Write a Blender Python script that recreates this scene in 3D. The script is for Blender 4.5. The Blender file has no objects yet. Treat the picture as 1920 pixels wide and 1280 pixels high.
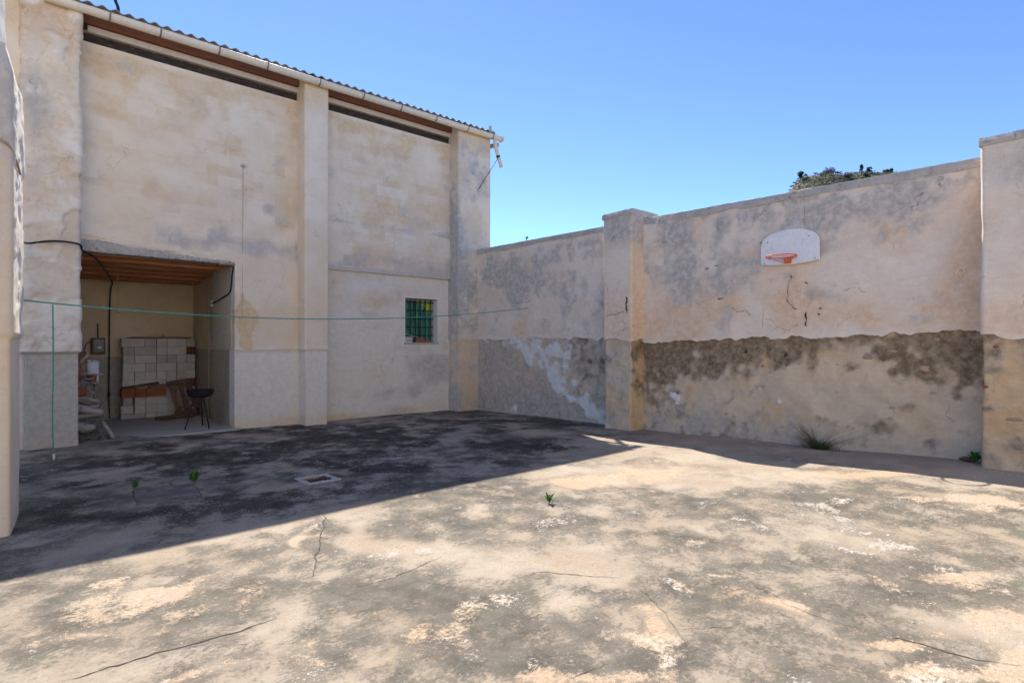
import bpy, bmesh, math, random
import numpy as np
from mathutils import Vector
random.seed(7)
rng = np.random.default_rng(7)
R = math.radians
scene = bpy.context.scene
COL = scene.collection

# ------------------------------------------------------------------ camera, sky, sun, exposure
FPX = 1091.0                                   # focal length in pixels of a 1920 px wide picture
BX, BY = 0.737, 0.676                          # cosine / sine of the camera's turn against the building
cam_d = bpy.data.cameras.new('camera')
cam_d.sensor_width = 36.0
cam_d.lens = 36.0 * FPX / 1920.0
cam_d.clip_end = 5000
cam = bpy.data.objects.new('camera', cam_d)
COL.objects.link(cam)
CAM = Vector((0, 0, 1.6))
cam.location = CAM
cam.rotation_euler = (R(90), 0, -math.atan2(BY, BX))
scene.camera = cam

SUN = Vector((0.325, 0.847, 1.0)).normalized()
EL = math.asin(SUN.z)
AZ = math.atan2(SUN.x, SUN.y)
w = bpy.data.worlds.new('World')
scene.world = w
w.use_nodes = True
nt = w.node_tree
nt.nodes.clear()
sky = nt.nodes.new('ShaderNodeTexSky')
sky.sky_type = 'NISHITA'
sky.sun_disc = False
sky.sun_elevation = EL
sky.sun_rotation = AZ
sky.altitude = 3000
sky.air_density = 0.45
sky.dust_density = 0.1
sky.ozone_density = 5.0
bg = nt.nodes.new('ShaderNodeBackground')
bg.inputs['Strength'].default_value = 0.137
wo = nt.nodes.new('ShaderNodeOutputWorld')
nt.links.new(sky.outputs[0], bg.inputs[0])
nt.links.new(bg.outputs[0], wo.inputs[0])
sl = bpy.data.lights.new('sun', 'SUN')
sl.energy = 2.5
sl.angle = R(0.5)
sl.color = (1.0, 0.93, 0.82)
so = bpy.data.objects.new('sun', sl)
so.rotation_euler = SUN.to_track_quat('Z', 'Y').to_euler()
so.location = (0, 0, 30)
COL.objects.link(so)
vs = scene.view_settings
vs.view_transform = 'Standard'
vs.look = 'None'
vs.gamma = 1.0
vs.exposure = 1.8
vs.use_curve_mapping = False
scene.cycles.max_bounces = 6
scene.cycles.diffuse_bounces = 5

# ------------------------------------------------------------------ measuring helpers (photo position -> place in the yard)
def ray(x, y):
    dx = x - 960.0
    return np.array([dx * BX + FPX * BY, -dx * BY + FPX * BX, 640.0 - y])
O = np.array([0, 0, 1.6])
def on_y(x, y, Y):
    r = ray(x, y); return O + r * (Y / r[1])
def on_x(x, y, X):
    r = ray(x, y); return O + r * (X / r[0])
def on_z(x, y, z=0.0):
    r = ray(x, y); return O + r * ((z - 1.6) / r[2])

# ------------------------------------------------------------------ noise
_tabs = {}
def _tab(seed):
    if seed not in _tabs:
        _tabs[seed] = np.random.default_rng(seed + 1000).random((256, 256)).astype(np.float32)
    return _tabs[seed]
def vnoise(x, y, seed=0):
    t = _tab(seed)
    xi = np.floor(x).astype(np.int64); yi = np.floor(y).astype(np.int64)
    fx = x - xi; fy = y - yi
    fx = fx * fx * fx * (fx * (fx * 6 - 15) + 10); fy = fy * fy * fy * (fy * (fy * 6 - 15) + 10)
    a = t[xi & 255, yi & 255]; b = t[(xi + 1) & 255, yi & 255]
    c = t[xi & 255, (yi + 1) & 255]; d = t[(xi + 1) & 255, (yi + 1) & 255]
    return (a * (1 - fx) + b * fx) * (1 - fy) + (c * (1 - fx) + d * fx) * fy
def fbm(x, y, sc=1.0, octv=5, seed=0, gain=0.5):
    s = 0; amp = 1; tot = 0
    ca, sa = math.cos(0.6), math.sin(0.6)
    X = x * sc; Y = y * sc
    for o in range(octv):
        s = s + amp * vnoise(X + 17.3 * o, Y - 9.1 * o, seed + o)
        tot += amp; amp *= gain
        X, Y = (X * ca - Y * sa) * 2.03, (X * sa + Y * ca) * 2.03
    return (s / tot - 0.5) * 1.5 + 0.5
def sst(a, b, x):
    t = np.clip((x - a) / (b - a), 0, 1); return t * t * (3 - 2 * t)
def blob(x, y, cx, cy, rx, ry, rot=0.0):
    c, s = math.cos(rot), math.sin(rot)
    dx = x - cx; dy = y - cy
    u = (dx * c + dy * s) / rx; v = (-dx * s + dy * c) / ry
    return np.exp(-(u * u + v * v))

# ------------------------------------------------------------------ materials
class NT:
    def __init__(s, name):
        s.m = bpy.data.materials.new(name); s.m.use_nodes = True
        s.t = s.m.node_tree; s.t.nodes.clear()
        s.out = s.t.nodes.new('ShaderNodeOutputMaterial')
        s.b = s.t.nodes.new('ShaderNodeBsdfPrincipled')
        s.t.links.new(s.b.outputs[0], s.out.inputs[0])
    def n(s, typ, **kw):
        nd = s.t.nodes.new(typ)
        for k, v in kw.items(): setattr(nd, k, v)
        return nd
    def l(s, a, b): s.t.links.new(a, b)
    def val(s, sock, v):
        if hasattr(v, 'links') or isinstance(v, bpy.types.NodeSocket): s.l(v, sock)
        else: sock.default_value = v
    def math(s, op, a, b=0.0, c=None, clamp=False):
        nd = s.n('ShaderNodeMath', operation=op); nd.use_clamp = clamp
        s.val(nd.inputs[0], a); s.val(nd.inputs[1], b)
        if c is not None: s.val(nd.inputs[2], c)
        return nd.outputs[0]
    def noise(s, vec, scale, detail=5, rough=0.55, dist=0.0):
        nd = s.n('ShaderNodeTexNoise')
        s.l(vec, nd.inputs['Vector'])
        nd.inputs['Scale'].default_value = scale; nd.inputs['Detail'].default_value = detail
        nd.inputs['Roughness'].default_value = rough; nd.inputs['Distortion'].default_value = dist
        return nd.outputs[0]
    def mix(s, f, a, b, blend='MIX'):
        nd = s.n('ShaderNodeMix', data_type='RGBA', blend_type=blend)
        s.val(nd.inputs[0], f)
        for i, v in ((6, a), (7, b)):
            if isinstance(v, tuple): nd.inputs[i].default_value = (*v, 1)
            else: s.l(v, nd.inputs[i])
        return nd.outputs[2]
    def ss(s, x, a, b):
        nd = s.n('ShaderNodeMapRange', interpolation_type='SMOOTHSTEP')
        s.l(x, nd.inputs[0]); nd.inputs[1].default_value = a; nd.inputs[2].default_value = b
        return nd.outputs[0]
    def bump(s, h, strength, dist):
        nd = s.n('ShaderNodeBump'); nd.inputs['Strength'].default_value = strength
        nd.inputs['Distance'].default_value = dist
        s.l(h, nd.inputs['Height']); s.l(nd.outputs[0], s.b.inputs['Normal'])
    def pos(s, obj=False):
        if obj: return s.n('ShaderNodeTexCoord').outputs['Object']
        return s.n('ShaderNodeNewGeometry').outputs['Position']
    def scalev(s, vec, sc):
        nd = s.n('ShaderNodeVectorMath', operation='MULTIPLY')
        s.l(vec, nd.inputs[0]); nd.inputs[1].default_value = sc
        return nd.outputs[0]

def mask_mat(name, base, layers, rough=0.92, fine=0.16, bump=0.35, bdist=0.008, grain=130.0, base_scale=1.7, speck=None, scuff=0.0):
    """plaster / concrete: two base colours, then one layer for each channel of the stain masks carried by the mesh"""
    k = NT(name); p = k.pos()
    nA = k.noise(p, base_scale, 6, 0.6); nB = k.noise(p, 11.0, 7, 0.65); nC = k.noise(p, grain, 4, 0.7)
    nD = k.noise(p, 34.0, 6, 0.7)
    c = k.mix(k.ss(nA, 0.33, 0.68), base[0], base[1])
    at = k.n('ShaderNodeAttribute', attribute_name='stain')
    sep = k.n('ShaderNodeSeparateColor'); k.l(at.outputs['Color'], sep.inputs[0])
    ch = [sep.outputs[0], sep.outputs[1], sep.outputs[2], at.outputs['Alpha']]
    nz = k.math('ADD', k.math('MULTIPLY', nB, 0.55), k.math('MULTIPLY', nD, 0.45))
    for i, c1, c2, amp, soft in layers:
        x = k.math('ADD', ch[i], k.math('MULTIPLY', k.math('SUBTRACT', nz, 0.5), amp))
        f = k.ss(x, 0.5 - soft, 0.5 + soft)
        cc = k.mix(k.ss(k.math('ADD', k.math('MULTIPLY', nB, 0.8), k.math('MULTIPLY', nD, 0.2)), 0.36, 0.64), c1, c2)
        c = k.mix(f, c, cc)
    g = k.math('ADD', k.math('MULTIPLY', k.math('SUBTRACT', nC, 0.5), fine * 2), k.math('ADD', k.math('MULTIPLY', k.math('SUBTRACT', nB, 0.5), fine * 1.3), 1.0))
    if scuff:
        # trowel drags, fine crazing and pits
        dr_ = k.noise(k.scalev(p, (1.0, 1.0, 3.4)), 4.5, 8, 0.72, 1.2)
        g = k.math('ADD', g, k.math('MULTIPLY', k.math('SUBTRACT', dr_, 0.5), 0.34 * scuff))
        warp = k.n('ShaderNodeVectorMath', operation='MULTIPLY_ADD')
        nz3 = k.n('ShaderNodeTexNoise'); k.l(p, nz3.inputs['Vector']); nz3.inputs['Scale'].default_value = 5.0; nz3.inputs['Detail'].default_value = 5.0
        k.l(nz3.outputs['Color'], warp.inputs[0]); warp.inputs[1].default_value = (0.35, 0.35, 0.35); k.l(p, warp.inputs[2])
        cv2 = k.n('ShaderNodeTexVoronoi', feature='DISTANCE_TO_EDGE'); k.l(warp.outputs[0], cv2.inputs['Vector']); cv2.inputs['Scale'].default_value = 1.7
        ln = k.math('MULTIPLY', k.ss(cv2.outputs['Distance'], 0.012, 0.003), k.ss(k.noise(p, 1.9, 4, 0.6), 0.52, 0.64))
        g = k.math('SUBTRACT', g, k.math('MULTIPLY', ln, 0.45 * scuff))
        pv = k.n('ShaderNodeTexVoronoi'); k.l(p, pv.inputs['Vector']); pv.inputs['Scale'].default_value = 21.0
        pit = k.math('MULTIPLY', k.ss(pv.outputs['Distance'], 0.17, 0.07), k.ss(k.noise(p, 4.3, 4, 0.7), 0.56, 0.66))
        g = k.math('SUBTRACT', g, k.math('MULTIPLY', pit, 0.5 * scuff))
        flk = k.ss(k.noise(k.scalev(p, (1, 1, 1.7)), 17.0, 6, 0.75, 0.8), 0.60, 0.68)
        g = k.math('ADD', g, k.math('MULTIPLY', flk, 0.13 * scuff))
    if speck:
        v = k.n('ShaderNodeTexVoronoi'); k.l(p, v.inputs['Vector']); v.inputs['Scale'].default_value = speck[0]
        sp = k.ss(v.outputs['Distance'], speck[1], speck[1] * 0.5)
        pick = k.ss(k.noise(p, 7.0, 4, 0.7), 0.5, 0.62)
        c = k.mix(k.math('MULTIPLY', k.math('MULTIPLY', sp, pick), 0.75), c, speck[2])
    gc = k.n('ShaderNodeCombineColor')
    for i in range(3): k.l(g, gc.inputs[i])
    c = k.mix(1.0, c, gc.outputs[0], 'MULTIPLY')
    c = k.mix(1.0, c, (1.0, 0.975, 0.895), 'MULTIPLY')      # even warm tint offsetting the blue of the skylight
    k.l(c, k.b.inputs['Base Color'])
    k.b.inputs['Roughness'].default_value = rough
    k.b.inputs['Specular IOR Level'].default_value = 0.25
    h = k.math('ADD', k.math('MULTIPLY', nB, 0.5), k.math('ADD', k.math('MULTIPLY', nD, 0.35), k.math('MULTIPLY', nC, 0.25)))
    k.bump(h, bump, bdist)
    return k.m

def simple(name, c1, c2, scale=6.0, rough=0.8, stretch=(1, 1, 1), bump=0.3, bdist=0.004, rand=0.0, metallic=0.0, c3=None):
    """two-tone worn material in object space"""
    k = NT(name); p = k.scalev(k.pos(True), stretch)
    oi = k.n('ShaderNodeObjectInfo')
    off = k.n('ShaderNodeVectorMath', operation='ADD'); k.l(p, off.inputs[0])
    cx = k.n('ShaderNodeCombineXYZ'); k.l(k.math('MULTIPLY', oi.outputs['Random'], 37.0), cx.inputs[0]); k.l(cx.outputs[0], off.inputs[1])
    p = off.outputs[0]
    n1 = k.noise(p, scale, 6, 0.65); n2 = k.noise(p, scale * 7, 5, 0.7)
    c = k.mix(k.ss(n1, 0.3, 0.7), c1, c2)
    if c3: c = k.mix(k.ss(k.noise(p, scale * 2.3, 5, 0.7, 0.4), 0.56, 0.66), c, c3)
    g = k.math('ADD', k.math('MULTIPLY', k.math('SUBTRACT', n2, 0.5), 0.4), 1.0)
    if rand: g = k.math('ADD', g, k.math('MULTIPLY', k.math('SUBTRACT', oi.outputs['Random'], 0.5), rand))
    gc = k.n('ShaderNodeCombineColor')
    for i in range(3): k.l(g, gc.inputs[i])
    c = k.mix(1.0, c, gc.outputs[0], 'MULTIPLY')
    k.l(c, k.b.inputs['Base Color'])
    k.b.inputs['Roughness'].default_value = rough; k.b.inputs['Metallic'].default_value = metallic
    k.b.inputs['Specular IOR Level'].default_value = 0.3
    k.bump(k.math('ADD', n1, n2), bump, bdist)
    return k.m

# channel order of the stain masks: 0 grey mould, 1 warm ochre, 2 bare / damp dark render, 3 white lime
def BARE_FIRST(mould, warm, bare, white):       # a grey base coat below, stains on top of it
    L = PL_LAYERS(mould, warm, bare, white)
    return [L[2], L[0], L[1], L[3]]
PL_LAYERS = lambda mould, warm, bare, white, bs=(0.5, 0.16): [
    (1, warm[0], warm[1], 0.9, 0.42), (0, mould[0], mould[1], 1.1, 0.36),
    (2, bare[0], bare[1], bs[0], bs[1]), (3, white[0], white[1], 0.8, 0.20)]
M = {}
M['plaster'] = mask_mat('warm_plaster', ((0.79, 0.655, 0.52), (0.85, 0.74, 0.62)),
    BARE_FIRST(((0.53, 0.475, 0.43), (0.63, 0.57, 0.52)), ((0.71, 0.51, 0.32), (0.76, 0.60, 0.42)),
              ((0.74, 0.69, 0.635), (0.81, 0.76, 0.70)), ((0.87, 0.81, 0.74), (0.82, 0.75, 0.66))), fine=0.10, bump=0.45, bdist=0.007, scuff=0.5)
M['old_plaster'] = mask_mat('old_rough_plaster', ((0.70, 0.585, 0.475), (0.81, 0.715, 0.615)),
    BARE_FIRST(((0.43, 0.405, 0.39), (0.55, 0.52, 0.495)), ((0.63, 0.445, 0.29), (0.71, 0.55, 0.39)),
              ((0.47, 0.435, 0.385), (0.57, 0.53, 0.475)), ((0.86, 0.82, 0.76), (0.80, 0.745, 0.68))), fine=0.13, bump=0.6, bdist=0.010, scuff=0.7)
M['yard_wall'] = mask_mat('weathered_wall', ((0.80, 0.655, 0.54), (0.86, 0.75, 0.65)),
    PL_LAYERS(((0.47, 0.425, 0.385), (0.67, 0.60, 0.54)), ((0.76, 0.53, 0.36), (0.82, 0.63, 0.48)),
              ((0.17, 0.125, 0.085), (0.30, 0.235, 0.17)), ((0.86, 0.81, 0.75), (0.79, 0.72, 0.65))), fine=0.19, bump=0.6, bdist=0.010, scuff=1.0)
M['dado_wall'] = mask_mat('bare_lower_wall', ((0.72, 0.575, 0.415), (0.60, 0.485, 0.365)),
    PL_LAYERS(((0.45, 0.39, 0.33), (0.57, 0.50, 0.425)), ((0.58, 0.375, 0.19), (0.66, 0.455, 0.26)),
              ((0.18, 0.128, 0.08), (0.36, 0.27, 0.18)), ((0.80, 0.77, 0.74), (0.71, 0.675, 0.64)), (1.0, 0.34)), fine=0.24, bump=0.8, bdist=0.014, base_scale=3.0, scuff=0.8)
M['bounce_render'] = simple('white_bounce_render', (0.76, 0.72, 0.65), (0.82, 0.79, 0.73), 1.2, 0.9)  # only for the added bounce facade behind the camera
M['coping'] = simple('cement_coping', (0.46, 0.41, 0.34), (0.56, 0.50, 0.42), 5.0, 0.9, bump=0.5, bdist=0.01, c3=(0.28, 0.26, 0.23))
M['lintel'] = simple('cream_lintel', (0.66, 0.55, 0.44), (0.58, 0.48, 0.38), 3.0, 0.9)
M['alcove'] = mask_mat('alcove_plaster', ((0.62, 0.51, 0.36), (0.72, 0.61, 0.46)),
    PL_LAYERS(((0.44, 0.40, 0.35), (0.54, 0.50, 0.44)), ((0.50, 0.36, 0.22), (0.58, 0.44, 0.29)),
              ((0.36, 0.32, 0.26), (0.42, 0.385, 0.325)), ((0.30, 0.38, 0.62), (0.42, 0.47, 0.62))), fine=0.1, bump=0.4)
M['ground'] = None

def ground_mat():
    k = NT('stained_concrete'); p = k.pos()
    at = k.n('ShaderNodeAttribute', attribute_name='stain')
    sep = k.n('ShaderNodeSeparateColor'); k.l(at.outputs['Color'], sep.inputs[0])
    lich, tan, alg, pale = sep.outputs[0], sep.outputs[1], sep.outputs[2], at.outputs['Alpha']
    nB = k.noise(p, 6.0, 8, 0.68, 0.5); nC = k.noise(p, 38.0, 6, 0.72); nF = k.noise(p, 190.0, 3, 0.7); nE = k.noise(p, 1.3, 7, 0.6)
    fineN = k.math('ADD', k.math('MULTIPLY', nB, 0.45), k.math('ADD', k.math('MULTIPLY', nC, 0.35), k.math('MULTIPLY', nF, 0.20)))
    cen_ = lambda n, w_: k.math('MULTIPLY', k.math('SUBTRACT', n, 0.5), w_)
    nG = k.noise(k.scalev(p, (1.0, 1.5, 1.0)), 15.0, 7, 0.75, 1.0)
    d = k.math('ADD', k.math('ADD', cen_(nB, 0.40), cen_(nG, 0.65)), k.math('ADD', cen_(nC, 0.65), cen_(nF, 0.45)))
    c = k.mix(k.ss(nE, 0.35, 0.65), (0.36, 0.29, 0.215), (0.42, 0.355, 0.28))
    # grey lichen crust
    f = k.ss(k.math('ADD', lich, k.math('MULTIPLY', d, 2.6)), 0.14, 0.86)
    lc = k.mix(k.ss(nB, 0.35, 0.66), (0.095, 0.085, 0.070), (0.17, 0.152, 0.125))
    lc = k.mix(k.ss(k.noise(p, 2.1, 5, 0.6), 0.55, 0.72), lc, (0.135, 0.135, 0.098))
    c = k.mix(f, c, lc)
    # smooth tan skin of fresh cement
    f = k.ss(k.math('ADD', tan, k.math('MULTIPLY', d, 1.3)), 0.36, 0.66)
    tc = k.mix(k.ss(nE, 0.4, 0.6), (0.50, 0.365, 0.25), (0.48, 0.385, 0.285))
    c = k.mix(k.math('MULTIPLY', f, 0.9), c, tc)
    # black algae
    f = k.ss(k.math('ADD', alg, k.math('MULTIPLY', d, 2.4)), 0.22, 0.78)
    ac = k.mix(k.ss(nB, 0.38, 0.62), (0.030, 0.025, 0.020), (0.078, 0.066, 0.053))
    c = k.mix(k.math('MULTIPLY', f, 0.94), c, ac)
    # lime white flakes
    f = k.ss(k.math('ADD', pale, k.math('MULTIPLY', d, 2.2)), 0.42, 0.62)
    c = k.mix(k.math('MULTIPLY', f, 0.72), c, (0.56, 0.51, 0.44))
    # specks
    v = k.n('ShaderNodeTexVoronoi'); k.l(p, v.inputs['Vector']); v.inputs['Scale'].default_value = 46.0
    sp = k.math('MULTIPLY', k.ss(v.outputs['Distance'], 0.17, 0.08), k.ss(nB, 0.5, 0.6))
    c = k.mix(k.math('MULTIPLY', sp, 0.6), c, (0.58, 0.53, 0.46))
    v2 = k.n('ShaderNodeTexVoronoi'); k.l(p, v2.inputs['Vector']); v2.inputs['Scale'].default_value = 63.0
    sp2 = k.math('MULTIPLY', k.ss(v2.outputs['Distance'], 0.2, 0.1), k.ss(k.noise(p, 3.1, 4, 0.6), 0.42, 0.6))
    c = k.mix(k.math('MULTIPLY', sp2, 0.55), c, (0.07, 0.063, 0.055))
    g = k.math('ADD', k.math('MULTIPLY', k.math('SUBTRACT', nF, 0.5), 1.5), k.math('ADD', k.math('MULTIPLY', k.math('SUBTRACT', nC, 0.5), 1.0), k.math('ADD', k.math('MULTIPLY', k.math('SUBTRACT', nG, 0.5), 0.5), 1.0)))
    gc = k.n('ShaderNodeCombineColor')
    for i in range(3): k.l(g, gc.inputs[i])
    c = k.mix(1.0, c, gc.outputs[0], 'MULTIPLY')
    k.l(c, k.b.inputs['Base Color'])
    k.b.inputs['Roughness'].default_value = 0.9; k.b.inputs['Specular IOR Level'].default_value = 0.25
    k.bump(k.math('ADD', k.math('MULTIPLY', nC, 0.5), k.math('ADD', k.math('MULTIPLY', nF, 0.35), k.math('MULTIPLY', nB, 0.6))), 0.8, 0.012)
    return k.m
M['ground'] = ground_mat()
M['wood_red'] = simple('red_brown_timber', (0.155, 0.055, 0.025), (0.24, 0.085, 0.04), 3.0, 0.75, (0.4, 6, 6), c3=(0.07, 0.03, 0.018))
M['wood_dark'] = simple('dark_old_timber', (0.035, 0.025, 0.018), (0.075, 0.052, 0.036), 6.0, 0.9, (0.6, 4, 4), bump=0.8, bdist=0.02, c3=(0.16, 0.13, 0.10))
M['wood_ceiling'] = simple('orange_brown_boards', (0.62, 0.26, 0.11), (0.45, 0.18, 0.075), 2.5, 0.75, (0.5, 5, 5), c3=(0.20, 0.075, 0.035), rand=0.5)
M['wood_grey'] = simple('weathered_grey_wood', (0.30, 0.27, 0.235), (0.40, 0.365, 0.32), 5.0, 0.9, (1, 1, 1), bump=0.7, bdist=0.008, c3=(0.17, 0.135, 0.105), rand=0.5)
M['wood_cut'] = simple('pale_cut_wood', (0.50, 0.38, 0.25), (0.40, 0.29, 0.18), 14.0, 0.85)
M['wood_brown'] = simple('brown_plank', (0.135, 0.075, 0.05), (0.20, 0.115, 0.075), 4.0, 0.85, (1, 1, 1), c3=(0.075, 0.045, 0.03), rand=0.4)
M['wood_tan'] = simple('tan_plank', (0.33, 0.215, 0.135), (0.24, 0.155, 0.10), 4.0, 0.85, c3=(0.14, 0.09, 0.06), rand=0.4)
M['clay'] = simple('orange_clay', (0.36, 0.12, 0.05), (0.27, 0.085, 0.04), 7.0, 0.85, rand=0.35, c3=(0.17, 0.07, 0.045))
M['clay_red'] = simple('red_brick', (0.33, 0.085, 0.045), (0.26, 0.075, 0.045), 9.0, 0.85, rand=0.3)
M['block'] = simple('concrete_block', (0.50, 0.455, 0.385), (0.58, 0.535, 0.46), 9.0, 0.93, rand=0.42, bump=0.5, bdist=0.005)
M['pvc'] = simple('cream_gutter', (0.70, 0.615, 0.48), (0.75, 0.68, 0.56), 3.0, 0.45, (1, 1, 1), bump=0.05)
M['steel'] = simple('grey_steel', (0.16, 0.15, 0.14), (0.24, 0.22, 0.20), 12.0, 0.6, metallic=0.4)
M['roof'] = simple('cement_sheet', (0.30, 0.30, 0.30), (0.40, 0.39, 0.375), 2.0, 0.9)
M['black'] = simple('black_rubber', (0.012, 0.013, 0.016), (0.022, 0.023, 0.027), 10.0, 0.5)
M['iron'] = simple('sooty_iron', (0.022, 0.018, 0.02), (0.045, 0.03, 0.03), 9.0, 0.65, metallic=0.3)
M['rust'] = simple('rusty_iron', (0.10, 0.035, 0.022), (0.17, 0.062, 0.035), 14.0, 0.85, bump=0.6, c3=(0.26, 0.15, 0.10))
M['green_rope'] = simple('teal_rope', (0.06, 0.27, 0.22), (0.09, 0.36, 0.29), 30.0, 0.7)
M['hemp'] = simple('hemp_rope', (0.48, 0.34, 0.21), (0.40, 0.28, 0.17), 30.0, 0.9)
M['white_paint'] = simple('white_board', (0.88, 0.86, 0.83), (0.83, 0.81, 0.78), 3.0, 0.5, bump=0.08, c3=(0.70, 0.68, 0.65))
M['white_plastic'] = simple('white_plastic', (0.70, 0.69, 0.66), (0.62, 0.60, 0.57), 4.0, 0.5)
M['orange'] = simple('orange_paint', (0.80, 0.20, 0.065), (0.72, 0.15, 0.05), 10.0, 0.5)
M['bar'] = simple('dark_green_bars', (0.012, 0.03, 0.027), (0.02, 0.045, 0.037), 9.0, 0.6)
M['frame'] = simple('grey_frame', (0.25, 0.25, 0.22), (0.34, 0.33, 0.30), 6.0, 0.7)
M['crack'] = simple('crack_dark', (0.05, 0.043, 0.036), (0.085, 0.072, 0.06), 20.0, 0.95)  # even dark tone for the crack and hole strips
M['stone'] = simple('wall_stone', (0.55, 0.36, 0.22), (0.46, 0.34, 0.24), 8.0, 0.9, rand=0.4, bump=0.6, bdist=0.01)
M['pebble'] = simple('pale_flake', (0.50, 0.47, 0.42), (0.36, 0.33, 0.29), 12.0, 0.9)
M['slab'] = simple('grey_cover', (0.12, 0.105, 0.088), (0.22, 0.19, 0.158), 5.0, 0.92, bump=0.6, bdist=0.008, c3=(0.33, 0.29, 0.24))
M['pale_cement'] = simple('pale_cement', (0.40, 0.365, 0.32), (0.52, 0.475, 0.415), 9.0, 0.92, bump=0.6, bdist=0.008, c3=(0.24, 0.21, 0.18))
M['floor'] = simple('alcove_floor', (0.38, 0.36, 0.33), (0.46, 0.43, 0.40), 2.0, 0.9, (1, 2, 1), c3=(0.46, 0.44, 0.41))
M['terrain'] = simple('dry_soil', (0.26, 0.20, 0.13), (0.18, 0.17, 0.10), 0.05, 0.95)
M['hill'] = simple('hill_rock', (0.16, 0.145, 0.095), (0.09, 0.10, 0.055), 0.12, 0.95, c3=(0.30, 0.255, 0.20), bump=0.2)
def leaf(name, c1, c2):
    k = NT(name); p = k.pos()
    c = k.mix(k.ss(k.noise(p, 9.0, 4, 0.6), 0.35, 0.65), c1, c2)
    k.l(c, k.b.inputs['Base Color']); k.b.inputs['Roughness'].default_value = 0.65
    k.b.inputs['Specular IOR Level'].default_value = 0.2
    tr = k.n('ShaderNodeBsdfTranslucent'); k.l(c, tr.inputs[0])
    mx = k.n('ShaderNodeMixShader'); mx.inputs[0].default_value = 0.3
    k.l(k.b.outputs[0], mx.inputs[1]); k.l(tr.outputs[0], mx.inputs[2]); k.l(mx.outputs[0], k.out.inputs[0])
    return k.m
M['grass'] = leaf('grass_green', (0.055, 0.10, 0.03), (0.10, 0.15, 0.045))
M['grass_dry'] = leaf('grass_dry', (0.30, 0.22, 0.12), (0.22, 0.17, 0.08))
M['weed'] = leaf('weed_green', (0.06, 0.16, 0.03), (0.10, 0.22, 0.045))
M['scrub'] = leaf('scrub_green', (0.085, 0.098, 0.058), (0.17, 0.17, 0.115))
M['pine'] = leaf('pine_green', (0.035, 0.05, 0.028), (0.06, 0.075, 0.04))

def pane_mat():
    k = NT('green_sheet'); p = k.pos()
    sp = k.n('ShaderNodeSeparateXYZ'); k.l(p, sp.inputs[0])
    st = k.scalev(p, (9, 1, 1.6))
    n = k.noise(st, 1.0, 4, 0.6)
    c = k.mix(k.ss(n, 0.4, 0.62), (0.012, 0.10, 0.065), (0.03, 0.23, 0.13))
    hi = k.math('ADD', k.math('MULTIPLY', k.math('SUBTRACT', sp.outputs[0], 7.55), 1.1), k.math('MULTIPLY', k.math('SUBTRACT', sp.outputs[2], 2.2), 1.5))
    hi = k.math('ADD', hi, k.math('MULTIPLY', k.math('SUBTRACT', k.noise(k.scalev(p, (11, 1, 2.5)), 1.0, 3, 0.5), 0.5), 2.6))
    c = k.mix(k.ss(hi, 0.35, 0.75), c, (0.42, 0.56, 0.03))  # yellow light coming through the sheet, painted in toward the upper right
    k.l(c, k.b.inputs['Base Color']); k.b.inputs['Roughness'].default_value = 0.35
    return k.m
M['pane'] = pane_mat()

# ------------------------------------------------------------------ object helpers
def link(o, parent=None):
    COL.objects.link(o)
    if parent is not None:
        o.parent = parent
        loc = Vector((0, 0, 0)); q = parent
        while q is not None:
            loc += q.location; q = q.parent
        o.location = o.location - loc
    return o
def tag(o, label=None, cat=None, group=None, kind=None):
    if label: o['label'] = label
    if cat: o['category'] = cat
    if group: o['group'] = group
    if kind: o['kind'] = kind
    return o
def empty(name, loc, label, cat, group=None):
    o = bpy.data.objects.new(name, None); o.location = loc; o.empty_display_size = 0.1
    COL.objects.link(o)
    return tag(o, label, cat, group)
def mesh_obj(name, verts, faces, mat, parent=None, smooth=True, loc=None, mats=None, midx=None):
    me = bpy.data.meshes.new(name)
    v = np.asarray(verts, dtype=np.float64)
    if loc is None:
        loc = (0, 0, 0)
    me.from_pydata((v - np.asarray(loc)).tolist(), [], [list(map(int, f)) for f in faces])
    for mm in (mats or [mat]): me.materials.append(mm)
    if midx is not None: me.polygons.foreach_set('material_index', np.asarray(midx, dtype=np.int32))
    me.polygons.foreach_set('use_smooth', np.full(len(me.polygons), smooth))
    me.update()
    o = bpy.data.objects.new(name, me); o.location = loc
    link(o, parent)
    return o
def quads_obj(name, V, Q, mat, parent=None, stain=None, smooth=True):
    me = bpy.data.meshes.new(name)
    nv, nf = len(V), len(Q)
    me.vertices.add(nv); me.vertices.foreach_set('co', np.asarray(V, dtype=np.float32).ravel())
    me.loops.add(nf * 4); me.loops.foreach_set('vertex_index', np.asarray(Q, dtype=np.int32).ravel())
    me.polygons.add(nf)
    me.polygons.foreach_set('loop_start', np.arange(0, nf * 4, 4, dtype=np.int32))
    me.polygons.foreach_set('use_smooth', np.full(nf, smooth))
    me.update(calc_edges=True)
    if stain is not None:
        a = me.attributes.new('stain', 'FLOAT_COLOR', 'POINT')
        a.data.foreach_set('color', np.asarray(stain, dtype=np.float32).ravel())
    me.materials.append(mat)
    o = bpy.data.objects.new(name, me)
    link(o, parent)
    return o
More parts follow.
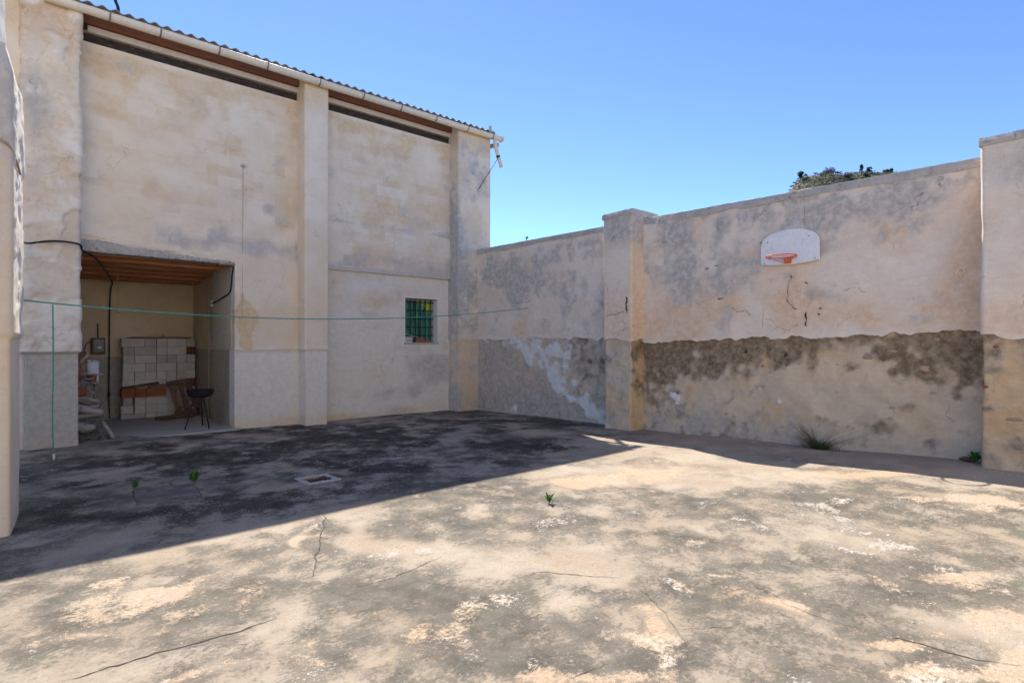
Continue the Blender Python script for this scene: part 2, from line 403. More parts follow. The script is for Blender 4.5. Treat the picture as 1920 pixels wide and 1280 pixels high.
def grid_mesh(name, P, N, keep, stain, mat, parent, thick):
    """P, N: (ni, nj, 3) front points and outward normals; keep: (ni-1, nj-1) faces to keep; open edges get a skirt going back"""
    ni, nj = P.shape[:2]
    idx = np.arange(ni * nj).reshape(ni, nj)
    a, b, c, d = idx[:-1, :-1], idx[1:, :-1], idx[1:, 1:], idx[:-1, 1:]
    Q = np.stack([a, b, c, d], -1)[keep]
    kp = np.zeros((ni + 1, nj + 1), bool); kp[1:-1, 1:-1] = keep
    k0 = kp[1:-1, 1:-1]
    sk = []
    for (sl_, e0, e1) in ((kp[1:-1, :-2], a, b), (kp[2:, 1:-1], b, c), (kp[1:-1, 2:], c, d), (kp[:-2, 1:-1], d, a)):
        m = k0 & ~sl_
        sk.append(np.stack([e0[m], e1[m]], -1))
    E = np.concatenate(sk)
    V = P.reshape(-1, 3); NN = N.reshape(-1, 3); S = stain.reshape(-1, 4)
    if thick:
        n0 = len(V); m = len(E)
        V = np.concatenate([V, V[E[:, 0]], V[E[:, 1]], V[E[:, 0]] - NN[E[:, 0]] * thick, V[E[:, 1]] - NN[E[:, 1]] * thick])
        S = np.concatenate([S, S[E[:, 0]], S[E[:, 1]], S[E[:, 0]], S[E[:, 1]]])
        r = np.arange(m) + n0
        Q = np.concatenate([Q, np.stack([r + m, r, r + 2 * m, r + 3 * m], -1)])
    used = np.zeros(len(V), bool); used[Q.ravel()] = True
    rem = np.cumsum(used) - 1
    return quads_obj(name, V[used], rem[Q], mat, parent, S[used])
def lines(lo, hi, res, extra=()):
    pts = sorted(set([lo, hi] + [e for e in extra if lo < e < hi]))
    out = []
    for p, q in zip(pts[:-1], pts[1:]):
        n = max(1, int(round((q - p) / res)))
        out += list(np.linspace(p, q, n, endpoint=False))
    return np.array(out + [hi])
def sheet(name, path, z0, z1, fn, mat, parent, thick=0.25, res=0.025, rad=0.0, holes=(), su=(), sz=()):
    """a wall skin along a plan path (seen from outside it runs left to right); fn gives relief and stain masks"""
    pts = [Vector(p) for p in path]
    pp = [pts[0]]
    for i in range(1, len(pts) - 1):
        if rad:
            d0 = (pts[i] - pts[i - 1]).normalized(); d1 = (pts[i + 1] - pts[i]).normalized()
            A = pts[i] - d0 * rad; B = pts[i] + d1 * rad
            for t in (0, 0.33, 0.67, 1):
                pp.append(A * (1 - t) ** 2 + pts[i] * 2 * t * (1 - t) + B * t * t)
        else: pp.append(pts[i])
    pp.append(pts[-1])
    xy = []; nn = []
    for i in range(len(pp) - 1):
        seg = pp[i + 1] - pp[i]; n = max(1, int(round(seg.length / res)))
        if len(pp) == 2 and su:
            ts = (lines(0, seg.length, res, su) / seg.length)[:-1]
        else: ts = np.linspace(0, 1, n, endpoint=False)
        for t in ts: xy.append(pp[i] + seg * float(t))
    xy.append(pp[-1]); xy = np.array([tuple(p) for p in xy])
    tg = np.gradient(xy, axis=0) if len(pp) > 2 else np.tile(np.array(tuple(pp[1] - pp[0])), (len(xy), 1))
    tg /= np.linalg.norm(tg, axis=1)[:, None]
    nrm = np.stack([tg[:, 1], -tg[:, 0]], -1)
    s = np.concatenate([[0], np.cumsum(np.linalg.norm(np.diff(xy, axis=0), axis=1))])
    zs = lines(z0, z1, res, sz)
    X = np.repeat(xy[:, 0][:, None], len(zs), 1); Y = np.repeat(xy[:, 1][:, None], len(zs), 1)
    Z = np.repeat(zs[None], len(xy), 0); S = np.repeat(s[:, None], len(zs), 1)
    N = np.zeros(X.shape + (3,)); N[..., 0] = nrm[:, 0][:, None]; N[..., 1] = nrm[:, 1][:, None]
    disp, st, dz = fn(X, Y, Z, S)
    P = np.stack([X, Y, Z + dz], -1) + N * np.asarray(disp)[..., None]
    keep = np.ones((len(xy) - 1, len(zs) - 1), bool)
    sm = 0.5 * (s[1:] + s[:-1]); zm = 0.5 * (zs[1:] + zs[:-1])
    for (a, b, c, d) in holes:
        keep &= ~(((sm > a) & (sm < b))[:, None] & ((zm > c) & (zm < d))[None])
    return grid_mesh(name, P, N, keep, np.stack(np.broadcast_arrays(*st), -1), mat, parent, thick)
def box_data(size, bev=0.0):
    sx, sy, sz = size
    bm = bmesh.new(); bmesh.ops.create_cube(bm, size=1.0)
    for v in bm.verts: v.co = Vector((v.co.x * sx, v.co.y * sy, v.co.z * sz))
    if bev: bmesh.ops.bevel(bm, geom=bm.edges[:], offset=bev, segments=1, affect='EDGES')
    v = np.array([tuple(x.co) for x in bm.verts]); f = [[q.index for q in p.verts] for p in bm.faces]
    bm.free(); return v, f
def box(name, lo, hi, mat, parent=None, bev=0.004, rot=None, jit=0.0):
    lo = np.array(lo, float); hi = np.array(hi, float); c = (lo + hi) / 2
    v, f = box_data(hi - lo, bev)
    if jit: v = v + rng.normal(0, jit, v.shape)
    me = bpy.data.meshes.new(name); me.from_pydata(v.tolist(), [], f); me.materials.append(mat); me.update()
    o = bpy.data.objects.new(name, me); o.location = c
    if rot: o.rotation_euler = rot
    return link(o, parent)
def loft(name, rings, mat, parent=None, caps=True, smooth=True, closed=True, loc=None, mats=None, cap_idx=0):
    rings = np.asarray(rings, float); n, m = rings.shape[:2]
    V = rings.reshape(-1, 3); F = []; mi = []
    mm = m if closed else m - 1
    for i in range(n - 1):
        for j in range(mm):
            k = (j + 1) % m
            F.append((i * m + j, i * m + k, (i + 1) * m + k, (i + 1) * m + j)); mi.append(0)
    if caps and closed:
        F.append(tuple(range(m))[::-1]); F.append(tuple((n - 1) * m + j for j in range(m))); mi += [cap_idx, cap_idx]
    o = mesh_obj(name, V, F, mat, parent, smooth, loc, mats, mi if mats else None)
    if caps and closed and smooth:
        pl = o.data.polygons
        for p in (pl[len(pl) - 1], pl[len(pl) - 2]): p.use_smooth = False
    return o
def tube(name, pts, rad, mat, parent=None, seg=8, caps=True, wob=0.0, mats=None, cap_idx=0, smooth_pts=0):
    P = [Vector(p) for p in pts]
    if smooth_pts:
        Q = []
        for i in range(len(P) - 1):
            p0 = P[max(i - 1, 0)]; p1 = P[i]; p2 = P[i + 1]; p3 = P[min(i + 2, len(P) - 1)]
            for k in range(smooth_pts):
                t = k / smooth_pts
                Q.append(0.5 * ((2 * p1) + (p2 - p0) * t + (2 * p0 - 5 * p1 + 4 * p2 - p3) * t * t + (3 * p1 - p0 - 3 * p2 + p3) * t ** 3))
        Q.append(P[-1])
        if hasattr(rad, '__len__'): rad = np.interp(np.linspace(0, 1, len(Q)), np.linspace(0, 1, len(rad)), rad)
        P = Q
    n = len(P)
    rad = np.full(n, rad) if not hasattr(rad, '__len__') else np.asarray(rad, float)
    rings = []; up = None
    for i in range(n):
        t = (P[min(i + 1, n - 1)] - P[max(i - 1, 0)]).normalized()
        if up is None: up = t.orthogonal().normalized()
        up = (up - t * up.dot(t)).normalized(); sd = t.cross(up)
        ring = []
        for j in range(seg):
            a = 2 * math.pi * j / seg; r = rad[i] * (1 + (random.uniform(-wob, wob) if wob else 0))
            ring.append(tuple(P[i] + (up * math.cos(a) + sd * math.sin(a)) * r))
        rings.append(ring)
    return loft(name, rings, mat, parent, caps, True, True, None, mats, cap_idx)
def lumpy(name, c, r, mat, parent=None, sub=2, amp=0.25, squash=(1, 1, 1)):
    bm = bmesh.new(); bmesh.ops.create_icosphere(bm, subdivisions=sub, radius=1)
    sd = random.random() * 50
    for v in bm.verts:
        d = 1 + amp * (math.sin(v.co.x * 3.1 + sd) * math.cos(v.co.y * 2.7 + sd * 1.7) + math.sin(v.co.z * 3.7 + sd * .6)) * 0.6 + random.uniform(-amp, amp) * 0.35
        v.co = Vector((v.co.x * squash[0], v.co.y * squash[1], v.co.z * squash[2])) * d * r
    vv = [tuple(v.co + Vector(c)) for v in bm.verts]; ff = [[q.index for q in f.verts] for f in bm.faces]
    bm.free()
    return mesh_obj(name, vv, ff, mat, parent, False, tuple(c))

# ------------------------------------------------------------------ the yard's shape
XW = 8.97          # face of the yard wall
YF = 11.0          # face of the building's pilasters
YP = 11.33         # face of the building's panels
_gp = np.array([(8.97, 11, -.063), (8.97, 7, -.02), (8.97, 3.62, .056), (8.97, 1.35, .146), (8.97, -2, .22), (8.58, 6.2, .002), (5, 11, -.038), (1.2, 11, .02),
                (3.47, 11.33, -.017), (0.2, 6.33, 0.0), (0, 0, 0), (3, 3, 0), (6, 6, -.01), (4, -4, .03), (-5, 3, 0), (-8, -8, 0), (9, -9, .2)])
def gz(x, y):
    x = np.asarray(x, float); y = np.asarray(y, float)
    s = 0; t = 0
    for px, py, pz in _gp:
        w_ = 1.0 / ((x - px) ** 2 + (y - py) ** 2 + 0.6) ** 1.5
        s = s + w_ * pz; t = t + w_
    return s / t
def on_g(x, y):
    z = 0.0
    for _ in range(4):
        p = on_z(x, y, z); z = float(gz(p[0], p[1]))
    return p
VX, VY = BY, BX    # viewing direction in plan
def gblob(X, Y, px, py, rx, ry, tilt=0.0):
    """an oval patch on the ground: where it lies and its size in metres, worked out from its place in the photo"""
    c = on_g(px, py); D = FPX * 1.6 / (py - 640.0)
    a = math.atan2(-VX, VY)   # direction of the lateral axis (to the right of the view)
    return blob(X, Y, c[0], c[1], rx * D / FPX, ry * D / (py - 640.0), a + tilt)

# ---- ground
def g_noise(X, Y):
    return fbm(X, Y, 0.55, 6, 3), fbm(X + 0.25 * Y, Y * 0.8, 1.5, 6, 11), fbm(X, Y, 4.5, 5, 23)
def ground_z(X, Y):
    X = np.asarray(X, float); Y = np.asarray(Y, float)
    n1, n2, n3 = g_noise(X, Y)
    return gz(X, Y) + 0.012 * (n1 - 0.5) + 0.008 * (n3 - 0.5)
DR = (2.765, 3.045, 6.36, 6.64)     # drain opening
def build_ground():
    xs = np.unique(np.concatenate([lines(-14, -2.5, 0.4), lines(-2.5, 9.3, 0.026, (DR[0], DR[1]))]))
    ys = np.unique(np.concatenate([lines(-14, 0.2, 0.4), lines(0.2, 11.75, 0.026, (DR[2], DR[3]))]))
    X, Y = np.meshgrid(xs, ys, indexing='ij')
    B = lambda lst: sum(w_ * gblob(X, Y, *b) for (w_, *b) in lst)
    n1, n2, n3 = g_noise(X, Y); n4 = fbm(X * 1.3 - Y * .5, Y * 1.1, 2.6, 6, 31)
    wx = (fbm(X, Y, 1.2, 4, 61) - .5) * 0.8; wy = (fbm(X, Y, 1.2, 4, 71) - .5) * 0.8
    # tilt follows streaks across the picture
    def BW(lst):
        return sum(w_ * gblob(X + wx, Y + wy, *b) for (w_, *b) in lst)
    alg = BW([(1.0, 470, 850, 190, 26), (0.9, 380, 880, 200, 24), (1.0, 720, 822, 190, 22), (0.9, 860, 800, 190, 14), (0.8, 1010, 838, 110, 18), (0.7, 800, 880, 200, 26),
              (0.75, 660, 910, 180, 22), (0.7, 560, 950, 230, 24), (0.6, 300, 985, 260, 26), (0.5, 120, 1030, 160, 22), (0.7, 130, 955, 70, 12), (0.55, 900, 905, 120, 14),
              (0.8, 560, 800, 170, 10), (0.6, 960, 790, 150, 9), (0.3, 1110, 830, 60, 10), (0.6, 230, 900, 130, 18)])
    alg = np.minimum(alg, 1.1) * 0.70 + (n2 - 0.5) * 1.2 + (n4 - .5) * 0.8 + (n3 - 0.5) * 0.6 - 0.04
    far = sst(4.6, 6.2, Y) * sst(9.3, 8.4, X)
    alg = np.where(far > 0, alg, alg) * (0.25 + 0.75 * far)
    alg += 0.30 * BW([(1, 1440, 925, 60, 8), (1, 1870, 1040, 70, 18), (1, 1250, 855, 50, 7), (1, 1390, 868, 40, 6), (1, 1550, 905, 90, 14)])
    lich = 0.46 + 0.9 * (n1 - 0.5) + 0.8 * (n2 - 0.5) + 0.6 * (n4 - .5) + 0.7 * (n3 - 0.5)
    lich += BW([(0.55, 850, 990, 260, 30), (0.5, 1450, 1060, 200, 45), (0.45, 700, 1110, 260, 50), (0.4, 1300, 960, 160, 25), (0.45, 1150, 1100, 120, 30), (0.45, 1500, 930, 200, 22), (0.4, 1290, 1170, 120, 45),
              (0.4, 200, 1120, 160, 25), (0.4, 650, 1230, 250, 35), (0.45, 1650, 1150, 110, 30), (0.35, 420, 1040, 200, 25), (0.35, 960, 1200, 200, 40), (0.3, 1420, 1240, 120, 25), (0.3, 1000, 930, 170, 20)])
    tan = BW([(0.9, 1230, 890, 120, 20), (0.8, 1120, 905, 90, 10), (0.85, 1150, 1140, 85, 30), (0.6, 1090, 1060, 50, 15), (0.5, 350, 1090, 140, 18), (0.3, 300, 1130, 200, 25), (0.9, 1780, 1160, 150, 35),
             (0.8, 1880, 1230, 120, 40), (0.75, 1590, 1175, 60, 16), (0.7, 1400, 1112, 34, 9), (0.7, 1355, 1105, 20, 10), (0.7, 1650, 893, 260, 10), (0.7, 1850, 935, 120, 12), (0.65, 1530, 890, 25, 9),
             (0.6, 900, 800, 70, 5), (0.75, 1000, 815, 80, 6), (0.7, 1010, 850, 110, 5, 0.12), (0.6, 930, 795, 60, 4), (0.7, 1050, 865, 40, 8), (0.55, 460, 870, 90, 5), (0.55, 620, 845, 80, 4), (0.5, 200, 880, 80, 6),
             (0.5, 150, 920, 90, 8), (0.5, 640, 1010, 120, 9), (0.5, 400, 1250, 260, 24), (0.45, 1720, 1260, 170, 25), (0.5, 1270, 1035, 60, 10), (0.55, 1000, 1250, 130, 20), (0.5, 800, 1040, 60, 9),
             (0.5, 200, 1180, 160, 16), (0.45, 700, 1170, 130, 14), (0.5, 1700, 1060, 150, 10), (0.5, 300, 790, 120, 4), (0.7, 380, 812, 150, 4), (0.6, 590, 1010, 22, 45)])
    alg = alg - 0.75 * np.minimum(tan, 1) * far
    tan = tan * 0.85 + (n2 - 0.5) * 0.7 + (n4 - .5) * .6 + (n1 - 0.5) * 0.4 + (n3 - .5) * 0.45 + 0.02
    strip = sst(7.5, 8.3, X) * sst(8, 5, Y)          # dusty strip at the foot of the wall
    tan += 0.38 * strip
    pale = BW([(0.6, 1560, 985, 150, 14), (0.6, 1640, 1010, 120, 14), (0.45, 1720, 950, 150, 9), (0.65, 800, 1035, 60, 11), (0.75, 515, 1060, 22, 10), (0.6, 760, 866, 90, 7), (0.7, 640, 937, 28, 4), (0.6, 80, 950, 50, 8),
              (0.5, 430, 843, 50, 4), (0.4, 1400, 1020, 100, 10), (0.5, 600, 790, 70, 3), (0.4, 1060, 1215, 120, 22), (0.55, 1130, 1270, 80, 12), (0.5, 1500, 960, 80, 8), (0.45, 60, 985, 60, 12), (0.5, 620, 912, 30, 6)])
    pale = pale * 0.66 + (n3 - 0.5) * 0.7 + (n4 - 0.5) * 0.5 - 0.04
    lich *= 1 - 0.35 * strip
    Z = ground_z(X, Y)
    P = np.stack([X, Y, Z], -1); N = np.zeros_like(P); N[..., 2] = 1
    xm = .5 * (xs[1:] + xs[:-1]); ym = .5 * (ys[1:] + ys[:-1])
    keep = ~(((xm > DR[0]) & (xm < DR[1]))[:, None] & ((ym > DR[2]) & (ym < DR[3]))[None])
    st = np.stack([lich, tan, alg, pale], -1)
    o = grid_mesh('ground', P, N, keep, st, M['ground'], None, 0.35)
    tag(o, 'cracked and stained concrete floor of the yard', None, kind='structure')
    return o
ground = build_ground()
def crack(pix, w0, jit=0.02):
    pts = [on_g(*p) for p in pix]
    Q = []
    for a, b in zip(pts[:-1], pts[1:]):
        n = max(2, int(np.linalg.norm(b - a) / 0.035))
        for i in range(n): Q.append(a + (b - a) * i / n)
    Q.append(pts[-1]); Q = np.array(Q); n = len(Q)
    wob = np.cumsum(rng.normal(0, jit * .35, (n, 2)), 0); wob -= np.linspace(0, 1, n)[:, None] * wob[-1]
    Q[:, :2] += wob + rng.normal(0, jit * 0.2, (n, 2))
    tg = np.gradient(Q[:, :2], axis=0); tg /= np.linalg.norm(tg, axis=1)[:, None] + 1e-9
    nn = np.stack([-tg[:, 1], tg[:, 0]], -1)
    wd = w0 * (0.35 + 1.1 * rng.random(n)) * np.minimum(1, np.minimum(np.arange(n), n - 1 - np.arange(n)) / 6 + 0.1)
    L = Q[:, :2] + nn * wd[:, None]; Rr = Q[:, :2] - nn * wd[:, None]
    zz = lambda p: ground_z(p[:, 0], p[:, 1]) + 0.0022
    V = np.concatenate([np.c_[L, zz(L)], np.c_[Rr, zz(Rr)]])
    F = [(n + i, n + i + 1, i + 1, i) for i in range(n - 1)]
    mesh_obj('crack', V, F, M['crack'], ground, False)
crack([(110, 1278), (200, 1252), (300, 1220), (400, 1195), (520, 1157)], 0.0055)
crack([(606, 962), (600, 1000), (588, 1050), (583, 1085)], 0.005)
crack([(640, 1105), (700, 1095), (760, 1075), (830, 1040)], 0.0025)
crack([(980, 1085), (1010, 1072), (1090, 1078), (1165, 1082)], 0.003)
crack([(1180, 1085), (1270, 1180), (1290, 1240)], 0.0015)
crack([(1640, 1190), (1760, 1215), (1850, 1238), (1919, 1250)], 0.0045)
crack([(1240, 1180), (1340, 1175), (1440, 1185)], 0.0018)
crack([(1060, 1275), (1110, 1250), (1150, 1240)], 0.003)
crack([(1100, 925), (1180, 915), (1240, 918)], 0.002)
crack([(1380, 1075), (1480, 1130), (1640, 1190)], 0.0016)
crack([(1770, 1215), (1830, 1262)], 0.002)
terrain = mesh_obj('terrain', [(-1500, -1500, -0.5), (1500, -1500, -0.5), (1500, 1500, -0.5), (-1500, 1500, -0.5)], [(0, 1, 2, 3)], M['terrain'])
tag(terrain, 'dry open land around the yard', None, kind='structure')

# ------------------------------------------------------------------ the long yard wall on the right
yard = empty('yard_wall', (XW, 5.0, 0), 'tall weathered plaster wall with bare brown lower half, carrying the white backboard', 'wall')
def dado_z(Y):
    z = np.interp(Y, [-10, 1.35, 6.2, 6.8, 11], [1.76, 1.72, 1.60, 1.64, 1.67])
    return z + (fbm(Y, Y * 0 + 3.3, 1.1, 3, 5) - .5) * 0.07 + (fbm(Y, Y * 0 + 9.3, 7.0, 4, 15) - .5) * 0.075
def pil_dado(S):
    return 1.665 + (fbm(S, S * 0 + 1.3, 3.1, 4, 35) - .5) * 0.14
def yard_upper(X, Y, Z, S):
    zd = dado_z(Y); fall = np.clip((2.0 - Z) / 0.35, 0, 1)
    dz = (zd - 1.65) * fall
    Zr = Z + dz
    st = fbm(Y * 4.5, Z * 0.5, 1.0, 6, 40); n = fbm(Y, Z, 0.9, 6, 41); n2 = fbm(Y, Z, 2.6, 6, 47)
    n3 = fbm(Y, Z, 7.0, 5, 45)
    mould = 0.06 + 0.7 * (n - .5) + 1.1 * (n2 - .5) + 0.8 * (n3 - .5)
    mould += 0.55 * sst(2.85, 3.65, Zr) * (0.1 + 1.4 * st) * sst(6.2, 5.2, Y) + 0.1 * sst(7, 7.5, Y)
    for b in [(.55, 5.3, 2.85, .75, .30), (.50, 4.95, 2.52, .5, .22), (.6, 9.9, 3.15, .8, .35), (.5, 8.9, 2.95, .9, .35), (.45, 9.6, 2.55, .5, .35), (.35, 7.6, 3.4, .7, .25), (.35, 7.15, 2.35, .25, .4),
              (.45, 2.4, 3.45, .7, .16), (.35, 3.0, 3.4, .5, .16), (.4, 4.4, 2.9, .35, .2), (.4, 10.6, 3.3, .4, .3), (.3, 3.6, 2.55, .12, .2), (.3, 2.0, 3.1, .4, .2), (.3, 5.9, 2.7, .3, .4), (.35, .95, 3.2, .4, .3)]:
        mould = mould + b[0] * blob(Y, Zr, *b[1:])
    warm = 0.12 + 1.3 * (fbm(Y, Z, 1.7, 6, 44) - .5) + 0.34 * sst(2.7, 1.8, Zr) * sst(7.2, 6.4, Y)
    for b in [(.85, 1.5, 2.6, .16, .5), (.5, 1.6, 2.1, .3, .3), (.4, 2.5, 2.0, .5, .22), (.4, 3.62, 2.3, .14, .25), (.35, 4.1, 2.25, .35, .3), (.35, 3.2, 2.05, .6, .25), (.3, 5.0, 1.95, .4, .2)]:
        warm = warm + b[0] * blob(Y, Zr, *b[1:])
    white = 0.45 * np.exp(-np.clip(Zr - zd, 0, 9) / 0.10) + 0.5 * (n2 - .5) + 0.35 * (n3 - .5) + 0.10
    white = white + 0.35 * blob(Y, Zr, 3.43, 2.2, .03, .5) + 0.35 * blob(Y, Zr, 3.75, 2.45, .08, .12) + 0.25 * blob(Y, Zr, 6.95, 1.75, .15, .06)
    lip = 0.03 * sst(3.68, 3.72, Zr + (fbm(Y, Y * 0, 2.0, 4, 49) - .5) * 0.06)
    disp = 0.030 + 0.026 * (fbm(Y, Z, 0.8, 4, 50) - .5) + 0.010 * (n2 - .5) + 0.007 * (fbm(Y, Z, 11, 3, 51) - .5) + 0.004 * sst(.52, .55, n2)
    return disp, [mould, warm, white * 0 + 0.0, white], dz
def yard_lower(X, Y, Z, S):
    n = fbm(Y, Z, 1.4, 6, 60); n2 = fbm(Y, Z, 4.2, 6, 66); n3 = fbm(Y, Z, 10, 4, 67)
    right = sst(7.0, 6.6, Y)
    bare = right * (0.18 + 0.60 * sst(0.85, 1.45, Z + (n - .5) * 0.8)) + 0.85 * (n2 - .5) + 0.5 * (n - .5) + 0.6 * (n3 - .5)
    for b in [(.55, 5.95, 1.15, .35, .42), (.4, 5.55, 1.35, .3, .2), (.5, 1.55, 1.25, .25, .35), (-.45, 5.15, 1.25, .18, .2), (-.3, 3.3, .9, .5, .35), (-.3, 2.5, .85, .35, .25), (-.25, 4.6, .4, .8, .3),
              (.35, 5.75, .72, .28, .10), (.25, 2.3, .72, .2, .12), (.2, 2.7, .45, .8, .10), (-.3, 3.6, 1.15, .2, .15), (.25, 4.6, .62, .2, .08)]:
        bare = bare + b[0] * blob(Y, Z, *b[1:]) * (right if b[0] > 0 else 1)
    warm = 0.1 + 0.9 * (fbm(Y, Z, 2.1, 6, 64) - .5) + right * 0.22 * sst(.8, 1.3, Z)
    for b in [(.6, 5.0, 1.25, .12, .25), (.55, 4.25, 1.35, .25, .14), (.5, 3.95, 1.2, .05, .25), (.4, 3.2, 1.45, .4, .1), (.35, 4.7, .85, .25, .1), (.4, 5.3, .78, .1, .1)]:
        warm = warm + b[0] * blob(Y, Z, *b[1:])
    mould = 0.2 + 0.6 * (n - .5) + 0.7 * (n3 - .5) + 0.35 * sst(.6, .2, Z) + 0.25 * blob(Y, Z, 4.6, 1.2, .35, .3)
    left = sst(6.85, 7.05, Y)
    mould = mould + left * 0.42
    white = -0.2 + 0.25 * (n2 - .5)
    for b in [(.95, 5.57, .66, .13, .10, .3), (.9, 3.76, .67, .075, .075, 0), (.75, 4.12, .80, .13, .035, -.2), (.6, 4.05, .9, .06, .05, 0), (.5, 4.95, .95, .05, .04, 0), (.5, 5.25, 1.05, .03, .04, 0)]:
        white = white + b[0] * 1.25 * blob(Y + (n2 - .5) * .16, Z + (n3 - .5) * .16, *b[1:]) * (.45 + 1.1 * n3)
    # the pale run of lime across the left length
    yl = np.interp(Z, [-.1, .15, .5, .9, 1.3, 1.6], [7.05, 7.5, 8.1, 8.5, 8.75, 9.6]); wl = np.interp(Z, [0, .5, 1.2, 1.6], [.55, .40, .55, 1.5])
    white = white + left * (0.78 * np.exp(-((Y - yl + (n - .5) * .9) / wl) ** 2) + 0.35 * (n2 - .5) + .15 * (n3 - .5) + .12)
    white = white + left * (.7 * blob(Y, Z, 9.7, .06, .18, .14) + .6 * blob(Y, Z, 7.9, .75, .12, .12) + .5 * blob(Y, Z, 7.55, .5, .1, .2))
    bare = bare + left * (0.42 * sst(8.4, 7.9, Y) * sst(.3, .6, Z) - 0.15)
    disp = -0.004 + 0.050 * (fbm(Y, Z, 1.1, 4, 68) - .5) + 0.022 * (n2 - .5) + 0.014 * (n3 - .5) - 0.02 * sst(.5, .75, bare) + 0.025 * sst(.5, .6, white)
    disp = disp * sst(1.84, 1.72, Z)
    return disp, [mould, warm, bare, white], 0.0
sheet('upper_plaster', [(XW, 11.05), (XW, -0.2)], 1.65, 3.83, yard_upper, M['yard_wall'], yard, thick=0.38, res=0.024)
sheet('lower_wall', [(XW, 11.05), (XW, -0.2)], -0.2, 1.88, yard_lower, M['dado_wall'], yard, thick=0.34, res=0.024)
sheet('upper_plaster', [(XW, -0.2), (XW, -12)], 1.65, 3.83, yard_upper, M['yard_wall'], yard, thick=0.38, res=0.12)
sheet('lower_wall', [(XW, -0.2), (XW, -12)], -0.2, 1.88, yard_lower, M['dado_wall'], yard, thick=0.34, res=0.12)
def coping(x0, x1, y0, y1, z0, z1, step=0.06, amp=0.008, name='coping'):
    n = max(3, int((y1 - y0) / step)); rings = []
    prof = [(0, 0), (0, .5), (0.02, .92), (.08, 1.0), (.5, 1.05), (.92, 1.0), (1, .9), (1, 0)]
    for i in range(n + 1):
        y = y0 + (y1 - y0) * i / n
        dz = (float(fbm(np.array(y), np.array(1.7), 1.3, 4, 90)) - .5) * amp * 2.5
        rings.append([(x0 + (x1 - x0) * a + rng.normal(0, amp * .3), y, z0 + (z1 - z0) * b + (dz if b > .3 else (float(fbm(np.array(y), np.array(4.7 + a), 2.6, 4, 91)) - .5) * amp * 6) + rng.normal(0, amp * .25)) for a, b in prof])
    return loft(name, rings, M['coping'], yard, True, False)
coping(8.925, 9.40, 6.83, 11.0, 3.715, 3.835)
coping(8.925, 9.40, 1.30, 6.20, 3.715, 3.835)
coping(8.925, 9.40, -12, 0.67, 3.715, 3.835, 0.3)
def pil_upper(x0):
    def fn(X, Y, Z, S):
        zd = pil_dado(S + x0); fall = np.clip((2.0 - Z) / 0.35, 0, 1); dz = (zd - 1.65) * fall
        U = S + x0
        n = fbm(U, Z, 1.1, 6, 41 + int(x0)); n2 = fbm(U, Z, 3.1, 6, 48)
        mould = 0.05 + 0.8 * (n - .5) + .4 * (n2 - .5) + 0.35 * sst(3.0, 3.7, Z) + (.4 * blob(Y, Z, 1.0, 3.45, .3, .2) + .3 * blob(Y, Z, .95, 2.9, .15, .12) if x0 > 5 else 0.25 * sst(2.4, 3.2, Z))
        warm = 0.22 + 0.6 * (fbm(U, Z, 1.4, 5, 44) - .5) + 0.25 * sst(2.6, 1.8, Z) + (0.45 * sst(.95, 1.02, S) if x0 < 5 else 0)
        white = 0.5 * np.exp(-np.clip(Z + dz - zd, 0, 9) / 0.12) + .25 * (n2 - .5)
        disp = 0.022 + 0.02 * (n - .5) + 0.012 * (n2 - .5)
        return disp, [mould, warm, n * 0, white], dz
    return fn
def pil_lower(x0):
    def fn(X, Y, Z, S):
        U = S + x0; n = fbm(U, Z, 1.6, 6, 62 + int(x0)); n2 = fbm(U, Z, 4.6, 6, 69); n3 = fbm(U, Z, 11, 4, 70)
        side = sst(.97, 1.02, S) if x0 < 5 else S * 0
        bare = 0.05 + .8 * (n - .5) + .9 * (n2 - .5) + .5 * (n3 - .5) + 0.3 * sst(.9, 1.4, Z) + 0.35 * side * sst(.5, .8, Z)
        if x0 > 5: bare = bare + 0.1 * sst(.4, .9, Z)
        warm = 0.3 + .6 * (fbm(U, Z, 2.2, 5, 64) - .5) + 0.35 * side + (0.22 if x0 > 5 else 0)
        mould = 0.25 + .9 * (n2 - .5) + .5 * (n3 - .5) + (0.3 * sst(.6, 1.2, Z) * (1 - side) if x0 < 5 else 0)
        white = -.15 + .3 * (n - .5)
        disp = 0.035 * (n - .5) + 0.03 * (n2 - .5) + 0.016 * (n3 - .5) - 0.018 * sst(.45, .7, bare)
        return disp, [mould, warm, bare, white], 0.0
    return fn
for i, (ya, yb, x0) in enumerate([(6.815, 6.214, 0.0), (1.284, 0.68, 8.0)]):
    pth = [(9.0, ya), (8.585, ya), (8.585, yb), (9.0, yb)]
    sheet('pilaster', pth, 1.65, 3.9, pil_upper(x0), M['yard_wall'], yard, thick=0.08, res=0.022, rad=0.025)
    sheet('pilaster_foot', pth, -0.2, 1.86, pil_lower(x0), M['dado_wall'], yard, thick=0.06, res=0.022, rad=0.03)
    coping(8.545, 9.41, yb - 0.03, ya + 0.03, 3.86, 3.965, name='pilaster_cap')
